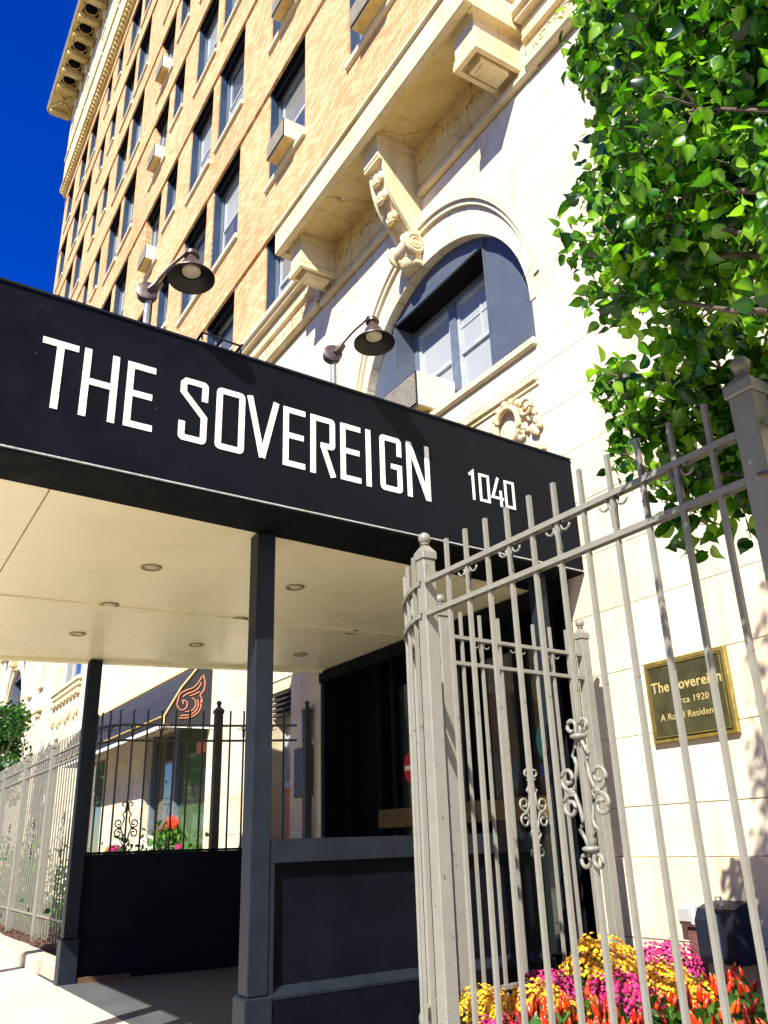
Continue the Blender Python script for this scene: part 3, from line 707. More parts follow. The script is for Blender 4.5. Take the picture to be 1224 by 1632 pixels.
for (y0, z0), (y1, z1) in zip(sec, sec[1:]): k.quad((-21.3, y0, z0), (-13.4, y0, z0), (-13.4, y1, z1), (-21.3, y1, z1)); k.quad((-21.3, y0-.01, z0-.02), (-13.4, y0-.01, z0-.02), (-13.4, y1-.01+.02, z1-.02), (-21.3, y1+.01, z1-.02))
k.build('canvas_top', 'awn', A_)
MB().prism(sec+[(YW-.01, 3.08)], -13.41, -13.38, 'x').build('end_panel', 'awn', A_)
MB().prism(sec+[(YW-.01, 3.08)], -21.3, -21.27, 'x').build('end_panel', 'awn', A_)
m = MB(); m.tube([(-13.37, y, z) for y, z in sec], .014, 5); m.tube([(-21.3, 4.19, 3.2), (-13.38, 4.19, 3.2)], .014, 5); m.tube([(-21.3, YW-.03, 4.21), (-13.38, YW-.03, 4.21)], .02, 5); m.build('piping', 'gold', A_)
m = MB(); m.box(-21.3, -13.38, 4.19, 4.21, 3.02, 3.078); m.box(-13.395, -13.38, 4.21, YW-.02, 3.03, 3.075); m.build('valance_frame', 'letter', A_)
# flame emblem in thin strokes
def flame(cy, cz, s):
    F = [[(-.5, -.95), (.0, -.9), (.4, -.7), (.62, -.35), (.6, 0)], [(-.42, -.82), (.05, -.76), (.38, -.52), (.47, -.2), (.4, .02)], [(-.2, -.62), (.15, -.55), (.33, -.3), (.3, -.05), (.12, .1)],
         [(-.6, -.05), (-.62, -.35), (-.4, -.55), (-.15, -.42), (-.12, -.15), (-.35, -.05), (-.3, -.25)], [(-.6, -.05), (-.5, .25), (-.2, .45), (.15, .6), (.4, .85), (.6, 1.2)], [(-.35, .12), (-.1, .3), (.2, .42), (.45, .62), (.58, .9)], [(.66, 1.3), (.78, .9), (.72, .5), (.55, .25), (.66, 0), (.58, -.3)], [(.0, .18), (.25, .28), (.5, .42)]]
    m = MB()
    for p in F:
        q = []
        pp_ = [p[0]]+p+[p[-1]]
        for k in range(1, len(pp_)-2):
            a, b, c, d = [Vector(v) for v in pp_[k-1:k+3]]
            for t in (0, .25, .5, .75): q.append(tuple(.5*((2*b)+(c-a)*t+(2*a-5*b+4*c-d)*t*t+(3*b-a-3*c+d)*t**3)))
        q.append(p[-1]); m.tube([(-13.374, cy+u*s, cz+v*s) for u, v in q], .010, 4)
    return m
flame(4.60, 3.48, .32).build('flame_emblem', 'emblem', A_)
# ================================================================ canopy
CP = thing('entrance_canopy', (-7.2, 2.2, 3.2), 'black box canopy with white letters reaching out from the entrance', 'canopy')
sk = math.radians(-3.482); dx, dy = math.sin(sk), math.cos(sk)
SB = (-4.6, 1.91)                                  # origin of the sign face; runs at 3.5 degrees to the wall's normal
def S(s, out=0): return (SB[0]+dx*s+dy*out, SB[1]+dy*s-dx*out)
def sprism(m, s0, s1, z0, z1, o0, o1): return m.prism([S(s0, o0), S(s1, o0), S(s1, o1), S(s0, o1)], z0, z1)
sE = 3.06
m = MB(); sprism(m, -2.3, sE, 3.262, 4.27, -.30, 0); m.build('sign_fascia', 'black', CP)
m = MB(); sprism(m, -2.3, sE, 4.271, 4.285, -.31, .012); m.build('top_flashing', 'navy', CP)
m = MB(); sprism(m, -2.3, sE, 3.252, 3.26, -.30, .005); m.build('bottom_flashing', 'meter', CP)
# underside ledge between sign face and ceiling
NE = lambda y: -4.93-(y-.5)*.102; FE = lambda y: -10.02+(y-1.25)*.18
y0c = -.32
m = MB(); m.prism([S(-2.3, -.302), (NE(y0c)-.04, y0c), (NE(4.95)-.04, 4.95), S(sE, -.302)], 3.262, 3.30); m.build('underside_ledge', 'blackm', CP)
m = MB(); m.prism([S(-2.3, -.004), (NE(y0c), y0c), (NE(4.95), 4.95), S(sE, -.004)], 3.235, 3.245); m.build('soffit_trim', 'blackm', CP)
m = MB(); m.prism([(FE(y0c)-.28, y0c), (FE(y0c)-.02, y0c), (FE(4.95)-.02, 4.95), (FE(4.95)-.28, 4.95)], 3.262, 4.27); m.build('far_fascia', 'black', CP)
m = MB(); m.prism([(FE(y0c)-.04, y0c), (FE(y0c)+.05, y0c), (FE(4.95)+.05, 4.95), (FE(4.95)-.04, 4.95)], 3.215, 3.26); m.build('edge_strip', 'ceil', CP)
m = MB(); m.prism([(FE(y0c)-.28, y0c-.12), (S(-2.3)[0], y0c-.12), (S(-2.3)[0], y0c-.002), (FE(y0c)-.28, y0c-.002)], 3.26, 4.27); m.build('front_fascia', 'black', CP)
m = MB(); m.prism([(FE(y0c), y0c+.01), (S(-2.2, -.31)[0], y0c+.01), S(3.0, -.31), (FE(4.94), 4.94)], 4.2, 4.25); m.build('roof_deck', 'blackm', CP)
# ceiling boards, separated by covered joints
ys = [y0c, .78, 2.32, 3.86, 4.94]; 
def cx_at(f, y): return FE(y)+.052+(NE(y)-FE(y)-.054)*f
g = .006
for i in range(4):
    for f0, f1 in ((0, .5), (.5, 1)):
        a, b = ys[i]+g, ys[i+1]-g
        if i == 0: b = ys[1]-g
        sh = .012
        MB().prism([(cx_at(f0, a)+sh*(f0 > 0), a), (cx_at(f1, a)-sh*(f1 < 1), a), (cx_at(f1, b)-sh*(f1 < 1), b), (cx_at(f0, b)+sh*(f0 > 0), b)], 3.25, 3.268).build('ceiling_board', 'ceil', CP)
m = MB()
m.prism([(cx_at(.5, y0c)-.045, y0c), (cx_at(.5, y0c)+.045, y0c), (cx_at(.5, 4.94)+.045, 4.94), (cx_at(.5, 4.94)-.045, 4.94)], 3.236, 3.2495)
for y in ys[1:-1]:
    if y > .8 and y < 3: m.prism([(cx_at(0, y), y-.012), (cx_at(1, y), y-.012), (cx_at(1, y), y+.012), (cx_at(0, y), y+.012)], 3.2445, 3.2485)
m.build('joint_cover', 'ceil', CP)
MB().prism([(FE(y0c)+.05, y0c), (NE(y0c), y0c), (NE(4.94), 4.94), (FE(4.94)+.05, 4.94)], 3.27, 3.30).build('ceiling_backing', 'joint', CP)
lx = ((-6.26, -7.43, -8.68),)*3
for j, y in enumerate((1.77, 3.0, 4.24, .5)):
    for x in (-6.2, -7.4, -8.6):
        m = MB(); m.lathe((x, y, 3.236), [(.052, .012), (.056, .004), (.075, 0), (.082, .006), (.082, .013)], 20, cap=False); d = m.build('downlight', 'chrome', CP, smooth=True)
        MB().lathe((x, y, 3.236), [(.052, .0095), (.02, .0045), (.001, .003)], 14, cap=False).build('lamp_lens', 'bulb', d)
# posts
def post(x0, x1, y0, y1, mat='navy'):
    o = MB().box(x0, x1, y0, y1, .41, 3.234, .006).build('post', mat, CP); MB().box(x0-.022, x1+.022, y0-.022, y1+.022, -.05, .408, .008).build('post_base', mat, o)
post(-5.2, -5.06, 2.17, 2.30); post(-9.85, -9.72, 2.17, 2.31); post(-4.99, -4.9, 4.52, 4.64); post(-5.90, -5.76, -.30, -.16); post(-5.20, -5.06, -.30, -.16); post(-10.0, -9.86, -.30, -.16)
# side panels
def onp(s, o=0): return (-5.06+dx*s+dy*o, 2.17+dy*s-dx*o)
def pp(m, s0, s1, z0, z1, o0, o1): return m.prism([onp(s0, o0), onp(s1, o0), onp(s1, o1), onp(s0, o1)], z0, z1)
m = MB(); pp(m, .135, 2.45, 1.115, 1.25, -.11, .0); m.build('panel_rail', 'navy', CP)
m = MB(); pp(m, .135, 2.45, .445, 1.114, -.075, -.055); m.build('side_panel', 'black', CP)
m = MB(); pp(m, .132, .165, .40, 1.113, -.10, -.0); m.build('panel_stile', 'navy', CP)
m = MB(); m.prism([onp(.135, .02), onp(2.45, .02), onp(2.45, -.10), onp(.135, -.10)], .02, .40); m.build('panel_base', 'black', CP)
m = MB(); a, b = .135, 2.45
p0, p1, q0, q1 = onp(a, .024), onp(b, .024), onp(a, -.054), onp(b, -.054)
m.add([(*p0, .401), (*p1, .401), (*q1, .444), (*q0, .444), (*p0, .385), (*p1, .385)], [(0, 1, 2, 3), (4, 5, 1, 0)]); m.build('panel_ledge', 'navy', CP)
fx = lambda y: -9.84+(y-2.3)*.078
m = MB(); m.prism([(fx(2.31), 2.312), (fx(4.7), 4.7), (fx(4.7)-.06, 4.7), (fx(2.31)-.06, 2.312)], .02, 1.19); m.build('side_panel', 'black', CP)
m = MB(); m.prism([(fx(2.31)+.02, 2.312), (fx(4.7)+.02, 4.7), (fx(4.7)-.08, 4.7), (fx(2.31)-.08, 2.312)], 1.191, 1.215); m.build('panel_rail', 'black', CP)
m = MB(); m.prism([(fx(2.31)+.025, 2.312), (fx(4.7)+.025, 4.7), (fx(4.7)+.001, 4.7), (fx(2.31)+.001, 2.312)], .01, .36); m.build('panel_base', 'black', CP)
m = MB(); m.prism([(fx(2.31)+.03, 2.32), (fx(3.3)+.06, 2.85), (fx(3.3)+.12, 2.85), (fx(2.31)+.12, 2.32)], 0, .05); m.build('stone_strip', 'mulch', CP)
m = MB(); m.box(-9.42, -4.99, 4.9, 4.97, 3.1, 3.234); m.build('wall_header', 'blackm', CP)
# letters: thin white metal strokes on the sign face
def glyph(paths, s0, w, z0, h, t, parent=CP):
    m = MB()
    for k, p in enumerate(paths):
        r = [p[0]]
        for a, b in zip(p, p[1:]):
            if 0 < abs(a[0]-b[0]) < .09 and 0 < abs(a[1]-b[1]) < .09:      # ease each cut corner into a curve
                c1, c2 = (a[0], b[1]), (b[0], a[1]); cr = max(c1, c2, key=lambda v: abs(v[0]-.5)+abs(v[1]-.5))
                for v in (.25, .5, .75): r.append(tuple((1-v)**2*a[i]+2*v*(1-v)*cr[i]+v*v*b[i] for i in (0, 1)))
            r.append(b)
        q = [(s0+u*w, z0+v*h) for u, v in r]
        L, R = stroke(q, t)
        th = .006+.0006*k
        for i in range(len(q)-1):
            f = [L[i], L[i+1], R[i+1], R[i]]
            vs = [(*S(c[0], .001), c[1]) for c in f]+[(*S(c[0], th), c[1]) for c in f]
            m.add(vs, [(4, 5, 6, 7), (0, 1, 5, 4), (2, 3, 7, 6), (1, 2, 6, 5), (3, 0, 4, 7)])
    return m.build('letter', 'letter', parent)
c = .07; cy = .045
e = .055
G = {
 'T': [[(0, 1-e), (1, 1-e)], [(.5, 1-2*e+.01), (.5, 0)]],
 'H': [[(.12, 0), (.12, 1)], [(.88, 0), (.88, 1)], [(.13, .52), (.87, .52)]],
 'E': [[(1, 1-e), (.14, 1-e), (.14, e), (1, e)], [(.15, .52), (.93, .52)]],
 'S': [[(.87, .68), (.87, 1-e-cy), (.87-c, 1-e), (.15+c, 1-e), (.13, 1-e-cy), (.13, .76), (.87, .42), (.87, e+cy), (.87-c, e), (.13+c, e), (.13, e+cy), (.13, .30)]],
 'O': [[(.5, 1-e), (.13+c, 1-e), (.13, 1-e-cy), (.13, e+cy), (.13+c, e), (.87-c, e), (.87, e+cy), (.87, 1-e-cy), (.87-c, 1-e), (.5, 1-e)]],
 'V': [[(.08, 1), (.5, .04)], [(.5, .04), (.92, 1)]],
 'R': [[(.13, 0), (.13, 1-e), (.87-c, 1-e), (.87, 1-e-cy), (.87, .5+cy), (.87-c, .5), (.42, .5)], [(.5, .5), (.9, 0)]],
 'I': [[(.5, 0), (.5, 1)]],
 'G': [[(.87, .66), (.87, 1-e-cy), (.87-c, 1-e), (.13+c, 1-e), (.13, 1-e-cy), (.13, e+cy), (.13+c, e), (.87-c, e), (.87, e+cy), (.87, .46), (.5, .46)]],
 'N': [[(.12, 0), (.12, 1)], [(.88, 0), (.88, 1)], [(.14, .97), (.86, .03)]],
 '1': [[(.0, .84), (.5, .98), (.5, 0)]],
 '4': [[(.62, 1), (.1, .28), (1.0, .28)], [(.78, .56), (.78, 0)]],
}
G['0'] = [[(.5, 1-e*1.1), (.16, 1-e*1.1), (.16, e*1.1), (.84, e*1.1), (.84, 1-e*1.1), (.5, 1-e*1.1)]]
for ch, s0, w in (('T', -1.345, .205), ('H', -1.112, .22), ('E', -.85, .18), ('S', -.51, .195), ('O', -.268, .215), ('V', -.045, .235), ('E', .222, .172), ('R', .43, .21), ('E', .676, .172), ('I', .865, .1), ('G', 1.01, .205), ('N', 1.25, .225)):
    glyph(G[ch], s0, w, 3.545, .447, .041)
for ch, s0, w in (('1', 1.86, .08), ('0', 1.953, .125), ('4', 2.085, .13), ('0', 2.222, .125)): glyph(G[ch], s0, w, 3.652, .245, .022)

# ================================================================ sign lamps
def lamp(py, pz, label):
    base = Vector((-4.66, py, pz)); T = thing('sign_lamp', (-4.66, py, 4.27), label, 'lamp', 'barn lamps above the canopy sign')
    MB().tube([(base.x, base.y, 4.27), (base.x, base.y, pz-.03)], .022, 8).build('conduit', 'galv', T, smooth=True)
    m = MB(); m.lathe(base-Vector((.03, 0, 0)), [(.02, .0), (.066, .001), (.066, .022), (.054, .024), (.054, .04), (.070, .042), (.070, .062), (.058, .066), (.03, .068)], 20, (.85, -.25, .1)); m.build('junction_box', 'lamp', T, smooth=True)
    for k in range(5):
        a = math.pi+.4*k; p = base+Vector((0, .062*math.cos(a), .062*math.sin(a)-.01)); MB().sphere(p, .011, 6).build('screw', 'lamp', T)
    c = Vector((-4.43, py+.19, pz+.075))
    a = [base+Vector((.05, -.02, 0))]
    for t in range(1, 13):
        u = t/12; x = base.x+.05+u*(c.x-base.x-.05); y = base.y+u*(c.y-base.y); z = pz+.01+.255*u**.9+.02*math.sin(u*math.pi)
        if u > .8: z = pz+.01+.255*.8**.9+.055*math.sin((u-.8)/.2*math.pi*.85)
        a.append(Vector((x, y, z)))
    top = a[-1]; MB().tube(a+[top+Vector((.012, .005, -.04))], .013, 8).build('arm', 'lamp', T, smooth=True)
    MB().lathe(base+Vector((0, 0, 0)), [(.045, .0), (.02, .12)], 12, (a[2]-a[0])).build('arm_cone', 'lamp', T, smooth=True)
    ax = Vector((.10, .0, -1)).normalized(); o = top+Vector((.012, .005, -.02))
    m = MB(); m.lathe(o, [(.02, -.03), (.035, -.02), (.035, .0), (.05, .004), (.05, .02), (.034, .028), (.036, .05), (.062, .085), (.078, .15), (.135, .185), (.15, .20), (.150, .206), (.1485, .206)], 28, ax, cap=False)
    sh = m.build('shade', 'lamp', T, smooth=True)
    MB().lathe(o, [(.1475, .203), (.132, .186), (.074, .15), (.057, .09), (.0, .07)], 24, ax, cap=False).build('shade_lining', 'lampin', sh, smooth=True)
    MB().lathe(o, [(.0, .165), (.04, .163), (.06, .15), (.06, .12)], 20, ax, cap=False).build('lens', 'bulb', T, smooth=True)
    return T
lamp(1.18, 4.59, 'brown barn lamp above the letters THE, nearer the street'); lamp(2.55, 4.535, 'brown barn lamp above the letters REIGN, nearer the arched window')
fb = thing('metal_bracket', (-4.6, 1.64, 4.28), 'small black metal bracket standing on the sign top between the two lamps', 'bracket')
MB().tube([(-4.55, 1.52, 4.286), (-4.55, 1.52, 4.34), (-4.58, 1.80, 4.34), (-4.58, 1.80, 4.286)], .008, 5).build('frame', 'lampin', fb)
MB().tube([(-4.75, 1.52, 4.286), (-4.75, 1.52, 4.34), (-4.78, 1.80, 4.34), (-4.78, 1.80, 4.286)], .008, 5).build('frame', 'lampin', fb)
for y in (1.52, 1.66, 1.80): MB().box(-4.76, -4.555, y-.008, y+.008, 4.333, 4.343).build('slat', 'lampin', fb)

# ================================================================ fences
BAR = MB().box(-.0092, .0092, -.0092, .0092, .06, 2.655).mesh('bar', 'fence')
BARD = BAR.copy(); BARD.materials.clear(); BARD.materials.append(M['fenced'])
def fpost(P, x, y, ztop=2.60, mat='fence', w=.0375, z0=0.02):
    o = MB().box(x-w, x+w, y-w, y+w, z0, ztop, .004).build('post', mat, P)
    m = MB(); m.box(x-w*1.22, x+w*1.22, y-w*1.22, y+w*1.22, ztop, ztop+.045, .004)
    m.add([(x+a*w*1.12, y+b*w*1.12, ztop+.0451) for a, b in ((-1, -1), (1, -1), (1, 1), (-1, 1))]+[(x+a*w*.4, y+b*w*.4, ztop+.085) for a, b in ((-1, -1), (1, -1), (1, 1), (-1, 1))], [(0, 1, 5, 4), (1, 2, 6, 5), (2, 3, 7, 6), (3, 0, 4, 7), (4, 5, 6, 7)])
    m.build('cap', mat, o)
    m = MB(); m.lathe((x, y, ztop+.078), [(.014, 0), (.014, .008), (.024, .012), (.024, .018), (.014, .022)], 12); m.sphere((x, y, ztop+.126), .034, 16); m.build('finial', mat, o, smooth=True)
def hooks(P, x, y, z, d, mat):
    """pair of C hooks under the rail either side of a bar; d = direction along the rail"""
    m = MB()
    for s in (-1, 1):
        pts = []
        for k in range(11):
            a = -math.pi*.05-k/10*math.pi*1.45; R = .030-.012*k/10
            u = .036+(-R*math.cos(a))*1.0; w = R*math.sin(a)-.02
            pts.append((x+d[0]*s*(.075-u+.005), y+d[1]*s*(.075-u+.005)-.0, z+w))
        m.tube(pts, .0055, 4)
        m.tube([(x+d[0]*s*.012, y+d[1]*s*.012, z-.13), (x+d[0]*s*.013, y+d[1]*s*.013, z-.06), (x+d[0]*s*.03, y+d[1]*s*.03, z-.012)], .006, 4)
    m.build('scroll_hook', mat, P, smooth='all')
def ornament(P, x, y, d, mat, z=1.365, s=1):
    """scrolled baluster ornament worked on one bar"""
    m = MB(); dn = (d[1], -d[0])
    def ad(p, r=.0085): m.tube([(x+d[0]*u*s-dn[0]*0, y+d[1]*u*s, z+v*s) for u, v in p], r, 5)
    for sx in (-1, 1):
        for sz in (-1, 1):
            # small outer curl at the end of the ornament
            p = [(sx*(.035+.027*math.cos(a)*(1-.03*k)), sz*(.245+.027*math.sin(a)*(1-.03*k))) for k, a in enumerate([math.pi*1.2-i*.5 for i in range(12)])]; ad([(sx*.006, sz*.20)]+p)
            # leg running to the middle
            ad([(sx*.010, sz*.205), (sx*.022, sz*.17), (sx*.048, sz*.135), (sx*.034, sz*.125), (sx*.026, sz*.10), (sx*.034, sz*.06), (sx*.05, sz*.02), (sx*.055, sz*.006)])
            # big volute
            p = []
            for k in range(17):
                t = k/16; a = -math.pi*.62+t*math.pi*2.35; R = .046*(1-.68*t); p.append((sx*(.082+R*math.cos(a)), sz*(.052+R*math.sin(a))))
            ad([(sx*.055, sz*.004)]+p)
        ad([(sx*.05, 0), (sx*.085, .0)], .011)
    for sz in (-1, 1): m.lathe((x, y, z+sz*.205*s-.01), [(.02, 0), (.034, .006), (.034, .014), (.02, .02)], 12)
    m.build('scroll_ornament', mat, P, smooth='all')
def rail_line(P, pts, z, mat, h=.024, w=.019):
    """flat rail following a polyline"""
    m = MB(); n = len(pts); Lp, Rp = stroke([(p[0], p[1]) for p in pts], w*2); Li, Ri = stroke([(p[0], p[1]) for p in pts], w*2-.008)
    vs = []      # an inverted channel: top plate and two flanges
    for a, b, c, d in zip(Lp, Rp, Ri, Li): vs += [(a.x, a.y, z), (b.x, b.y, z), (b.x, b.y, z-h), (c.x, c.y, z-h), (c.x, c.y, z-.004), (d.x, d.y, z-.004), (d.x, d.y, z-h), (a.x, a.y, z-h)]
    fs = []
    for i in range(n-1):
        for k in range(8): fs.append((8*i+k, 8*i+(k+1) % 8, 8*i+8+(k+1) % 8, 8*i+8+k))
    m.add(vs, fs); return m.build('rail', mat, P)
YF = 2.45
# right fence along the sidewalk
F1 = thing('iron_fence', (-3.0, YF, 0), 'grey iron fence in front of the flower bed, its corner post beside the canopy', 'fence')
xs = [-3.45+.1615*i for i in range(1, 12)]
for i, x in enumerate(xs):
    inst(BAR, 'bar', F1, (x, YF, 0))
    if i % 2 == 1: hooks(F1, x, YF, 2.47, (1, 0), 'fence')
ornament(F1, xs[5], YF-.016, (1, 0), 'fence', 1.365, 1.0)
for z in (2.49, 2.315, .40): rail_line(F1, [(-3.48, YF), (-1.56, YF)], z, 'fence')
fpost(F1, -3.525, YF+.03, 2.61); fpost(F1, -1.5, YF, 2.60, 'fence', .045)
xs2 = [-1.47+.1615*i for i in range(1, 12)]
for i, x in enumerate(xs2):
    inst(BAR, 'bar', F1, (x, YF, 0))
    if i % 2 == 1: hooks(F1, x, YF, 2.47, (1, 0), 'fence')
for z in (2.49, 2.315, .40): rail_line(F1, [(-1.46, YF), (.42, YF)], z, 'fence')
fpost(F1, .46, YF, 2.60)
# quarter round and return to the wall
F2 = thing('iron_fence', (-4.46, 3.3, 0), 'grey iron fence curving round the canopy corner and running back to the wall', 'fence')
ccx, ccy, R, RY = -3.52, 3.24, .94, .79
QX = 2/1.5
arc = [(ccx-R*abs(math.sin(a))**QX, ccy-RY*abs(math.cos(a))**QX) for a in [math.pi/2*i/12 for i in range(13)]]
for z in (2.49, 2.315, .40): rail_line(F2, arc, z, 'fence')
for i in range(1, 8):
    a = math.pi/2*i/8; inst(BAR, 'bar', F2, (ccx-R*math.sin(a)**QX, ccy-RY*math.cos(a)**QX, 0), (0, 0, -a))
a = math.pi/2*4/9; 
fpost(F2, -4.46, 3.24, 2.60); fpost(F2, -4.56, 4.62, 2.60)
for z in (2.49, 2.315, .40): rail_line(F2, [(-4.463, 3.28), (-4.557, 4.58)], z, 'fence')
for i in range(1, 8):
    t = i/8; x, y = -4.46-.1*t, 3.24+1.38*t; inst(BAR, 'bar', F2, (x, y, 0))
    if i in (2, 4, 6): hooks(F2, x, y, 2.47, (-.08, .997), 'fence')
    if i == 4: ornament(F2, x+.016, y, (-.08, .997), 'fence', 1.365, 1.0)
# far side of the canopy: dark against the bright wall
F3 = thing('iron_fence', (-10.2, 3.2, 0), 'iron fence in shade curving behind the far canopy panel to the entrance', 'fence')
zr = 2.627
line = [(-11.46, 2.62), (-11.34, 2.63), (-11.0, 2.56), (-10.67, 2.58), (-10.40, 2.68), (-10.29, 2.80), (-10.25, 3.07), (-10.17, 3.42), (-10.07, 3.80), (-9.90, 4.30), (-9.72, 4.75)]
for z in (zr, zr-.18, .42): rail_line(F3, line, z, 'fenced')
def along(t):
    L = [math.dist(a, b) for a, b in zip(line, line[1:])]; T = sum(L)*t
    for l, a, b in zip(L, line, line[1:]):
        if T <= l: return a[0]+(b[0]-a[0])*T/l, a[1]+(b[1]-a[1])*T/l
        T -= l
    return line[-1]
for i in range(1, 20):
    x, y = along(i/20); inst(BARD, 'bar', F3, (x, y, .14))
    if i % 2 == 0: hooks(F3, x, y, zr-.02, (0, 1), 'fenced')
x, y = along(8/20); ornament(F3, x+.016, y, (.15, .98), 'fenced', 1.46, 1.05)
fpost(F3, -10.05, 3.84, 2.76, 'fenced', .045); fpost(F3, -9.66, 4.86, 2.76, 'fenced', .045)
# left fence along the mulch bed
for k, (xa, n, lab) in enumerate(((-11.5, 3, 'grey iron fence running away left of the canopy along the mulch bed'), (-17.82, 3, 'farther grey iron fence in tree shade beyond the first left run'))):
    F4 = thing('iron_fence', (xa-2, 2.65, 0), lab, 'fence')
    for p in range(n):
        x1 = xa-2.105*p; x0 = x1-2.105
        fpost(F4, x1, 2.65, 2.68, 'fence', .045)
        for i in range(1, 13):
            x = x1-2.105*i/13; inst(BAR, 'bar', F4, (x, 2.65, .10))
            if p < 1 and k == 0 and i % 2 == 0: hooks(F4, x, 2.65, 2.57, (1, 0), 'fence')
        ornament(F4, x1-2.105*6/13, 2.63, (1, 0), 'fence', 1.46, 1.05)
        for z in (2.59, 2.415, .44): rail_line(F4, [(x0, 2.65), (x1, 2.65)], z, 'fence')
# ================================================================ plaque and boxes on the wall
PQ = thing('bronze_plaque', (-3.93, 4.92, 2.1), 'bronze wall plaque reading The Sovereign circa 1920 behind the fence bars', 'plaque')
yb = YW-.004
MB().box(-4.29, -3.575, yb-.035, yb, 1.805, 2.385, .006).build('rim', 'brass', PQ)
MB().box(-4.262, -3.603, yb-.038, yb-.0355, 1.833, 2.357).build('face', 'plaque', PQ)
m = MB(); y1 = yb-.0455
for a, b, c_, d in ((-4.25, -3.615, 1.842, 1.848), (-4.25, -3.615, 2.342, 2.348), (-4.25, -4.244, 1.849, 2.341), (-3.621, -3.615, 1.849, 2.341)): m.box(a, b, y1, yb-.0385, c_, d)
m.build('inner_border', 'brass', PQ)
def text(body, x, z, size, bold=0, sx=1, shear=0):
    cu = bpy.data.curves.new('lettering', 'FONT'); cu.body = body; cu.size = size; cu.align_x = 'CENTER'; cu.extrude = .0015; cu.offset = bold; cu.shear = shear; cu.resolution_u = 3; cu.space_character = 1.08
    o = bpy.data.objects.new('lettering', cu); COL.objects.link(o); bpy.context.view_layer.update()
    me = bpy.data.meshes.new_from_object(o.evaluated_get(bpy.context.evaluated_depsgraph_get())); bpy.data.objects.remove(o); me.name = 'lettering'
    me.materials.clear(); me.materials.append(M['brass_t']); 
    q = bpy.data.objects.new('lettering', me); COL.objects.link(q); q.parent = PQ
    q.location = Vector((x, yb-.0405, z))-WL[PQ.name]; q.rotation_euler = (math.pi/2, 0, 0); q.scale = (sx, 1, 1); return q
M['brass_t'] = plain('bright_brass', (.62, .50, .20), .35, .15, 30, .002, metal=.3)
text('The Sovereign', -3.93, 2.155, .105, .0018, .92); text('circa 1920', -3.90, 2.055, .066, .0003); text('A Royal Residence', -3.93, 1.955, .066, .0003, .95)
W2 = thing('wall_outlet_box', (-4.1, 4.9, .7), 'small grey plastic outlet cover on a brown conduit low on the stone wall', 'outlet box')
MB().box(-4.21, -4.07, 4.83, 4.93, .64, .78, .02).build('cover', 'meter', W2, smooth=False); MB().box(-4.19, -4.09, 4.815, 4.829, .67, .755, .006).build('flap', 'glassc', W2)
MB().box(-4.18, -4.10, 4.87, 4.93, .12, .639, .01).build('conduit', 'pvc', W2)
W3 = thing('letter_box', (-3.93, 4.85, .6), 'dark blue metal box with a curved lid beside the grey outlet', 'box')
pr = [(4.93, .46), (4.72, .46), (4.70, .50), (4.70, .70), (4.74, .765), (4.82, .79), (4.93, .80)]
MB().prism(pr, -3.96, -3.68, 'x').build('body', 'boxnavy', W3); MB().box(-3.80, -3.79, 4.69, 4.699, .46, .74).build('seam', 'galv', W3)
m = MB(); m.tube([(-3.84, 4.78, .78), (-3.84, 4.78, .83), (-3.80, 4.78, .83), (-3.80, 4.78, .78)], .007, 5); m.build('handle', 'meter', W3)
# ================================================================ window air conditioners
def aircon(x0, x1, z0, z1, yo, label, depth=.34, ywall=YW):
    T = thing('air_conditioner', ((x0+x1)/2, yo, z0), label, 'air conditioner', 'window air conditioners')
    MB().box(x0, x1, yo-depth+.02, yo+.2, z0, z1, .012).build('casing', 'white', T)
    MB().box(x0+.01, x1-.01, yo-depth, yo-depth+.019, z0+.01, z1-.01).build('grille_plate', 'lampin', T)
    n = int((z1-z0-.04)/.030); m = MB()
    for i in range(n): z = z0+.03+.030*i; m.box(x0+.02, x1-.02, yo-depth-.008, yo-depth-.001, z, z+.018)
    m.build('grille_fins', 'acgrille', T)
    MB().box(x0+.015, x1-.015, yo-depth+.03, yo+.1, z0-.004, z0-.001).build('base_tray', 'cornice', T)
aircon(-7.45, -6.75, 5.73, 6.17, YW+.12, 'cream window air conditioner in the arched window above the sign', .35)
aircon(-11.05, -10.32, 12.79, 13.2, YW+.05, 'white air conditioner in the brick window over the left end of the balcony', .33)
aircon(-7.95, -7.2, 12.79, 13.2, YW+.05, 'white air conditioner in the window at the top edge right of the balcony one', .33)
aircon(-11.0, -10.3, 16.39, 16.8, YW+.05, 'white air conditioner one floor above the window over the balcony end', .33)
aircon(-20.0, -19.3, 16.39, 16.85, YW+.05, 'lowest of three white air conditioners stacked in the far window column', .33)
aircon(-20.0, -19.3, 20.01, 20.47, YW+.05, 'middle of three white air conditioners in the far window column', .33)
aircon(-20.0, -19.3, 23.56, 24.02, YW+.05, 'highest of three white air conditioners in the far window column', .33)
# ================================================================ plants
def leaf_arrays(n_w=1.0, tip=1.25, fold=.25, droop=.25):
    """ovate leaf, length 1 along +y, folded along the midrib: 9 vertices, 8 faces"""
    ys = [0, .10, .30, .55, .78, .95, 1.15]; ws = [.0, .27, .44, .43, .27, .11, 0]
    v = [(0, 0, 0)]; K = len(ys)-2
    for y, w in zip(ys[1:-1], ws[1:-1]): v += [(-w*n_w, y, fold*w-droop*y*y*.5+.02*math.sin(y*17)), (0, y, -droop*y*y*.5), (w*n_w, y, fold*w-droop*y*y*.5-.02*math.sin(y*15))]
    v.append((0, ys[-1], -droop*ys[-1]**2*.7))
    f = [(0, 2, 1), (0, 3, 2)]
    for k in range(K-1): a = 1+3*k; f += [(a, a+1, a+4, a+3), (a+1, a+2, a+5, a+4)]
    a = 1+3*(K-1); f += [(a, a+1, 3*K+1), (a+1, a+2, 3*K+1)]
    return np.array(v, float), f
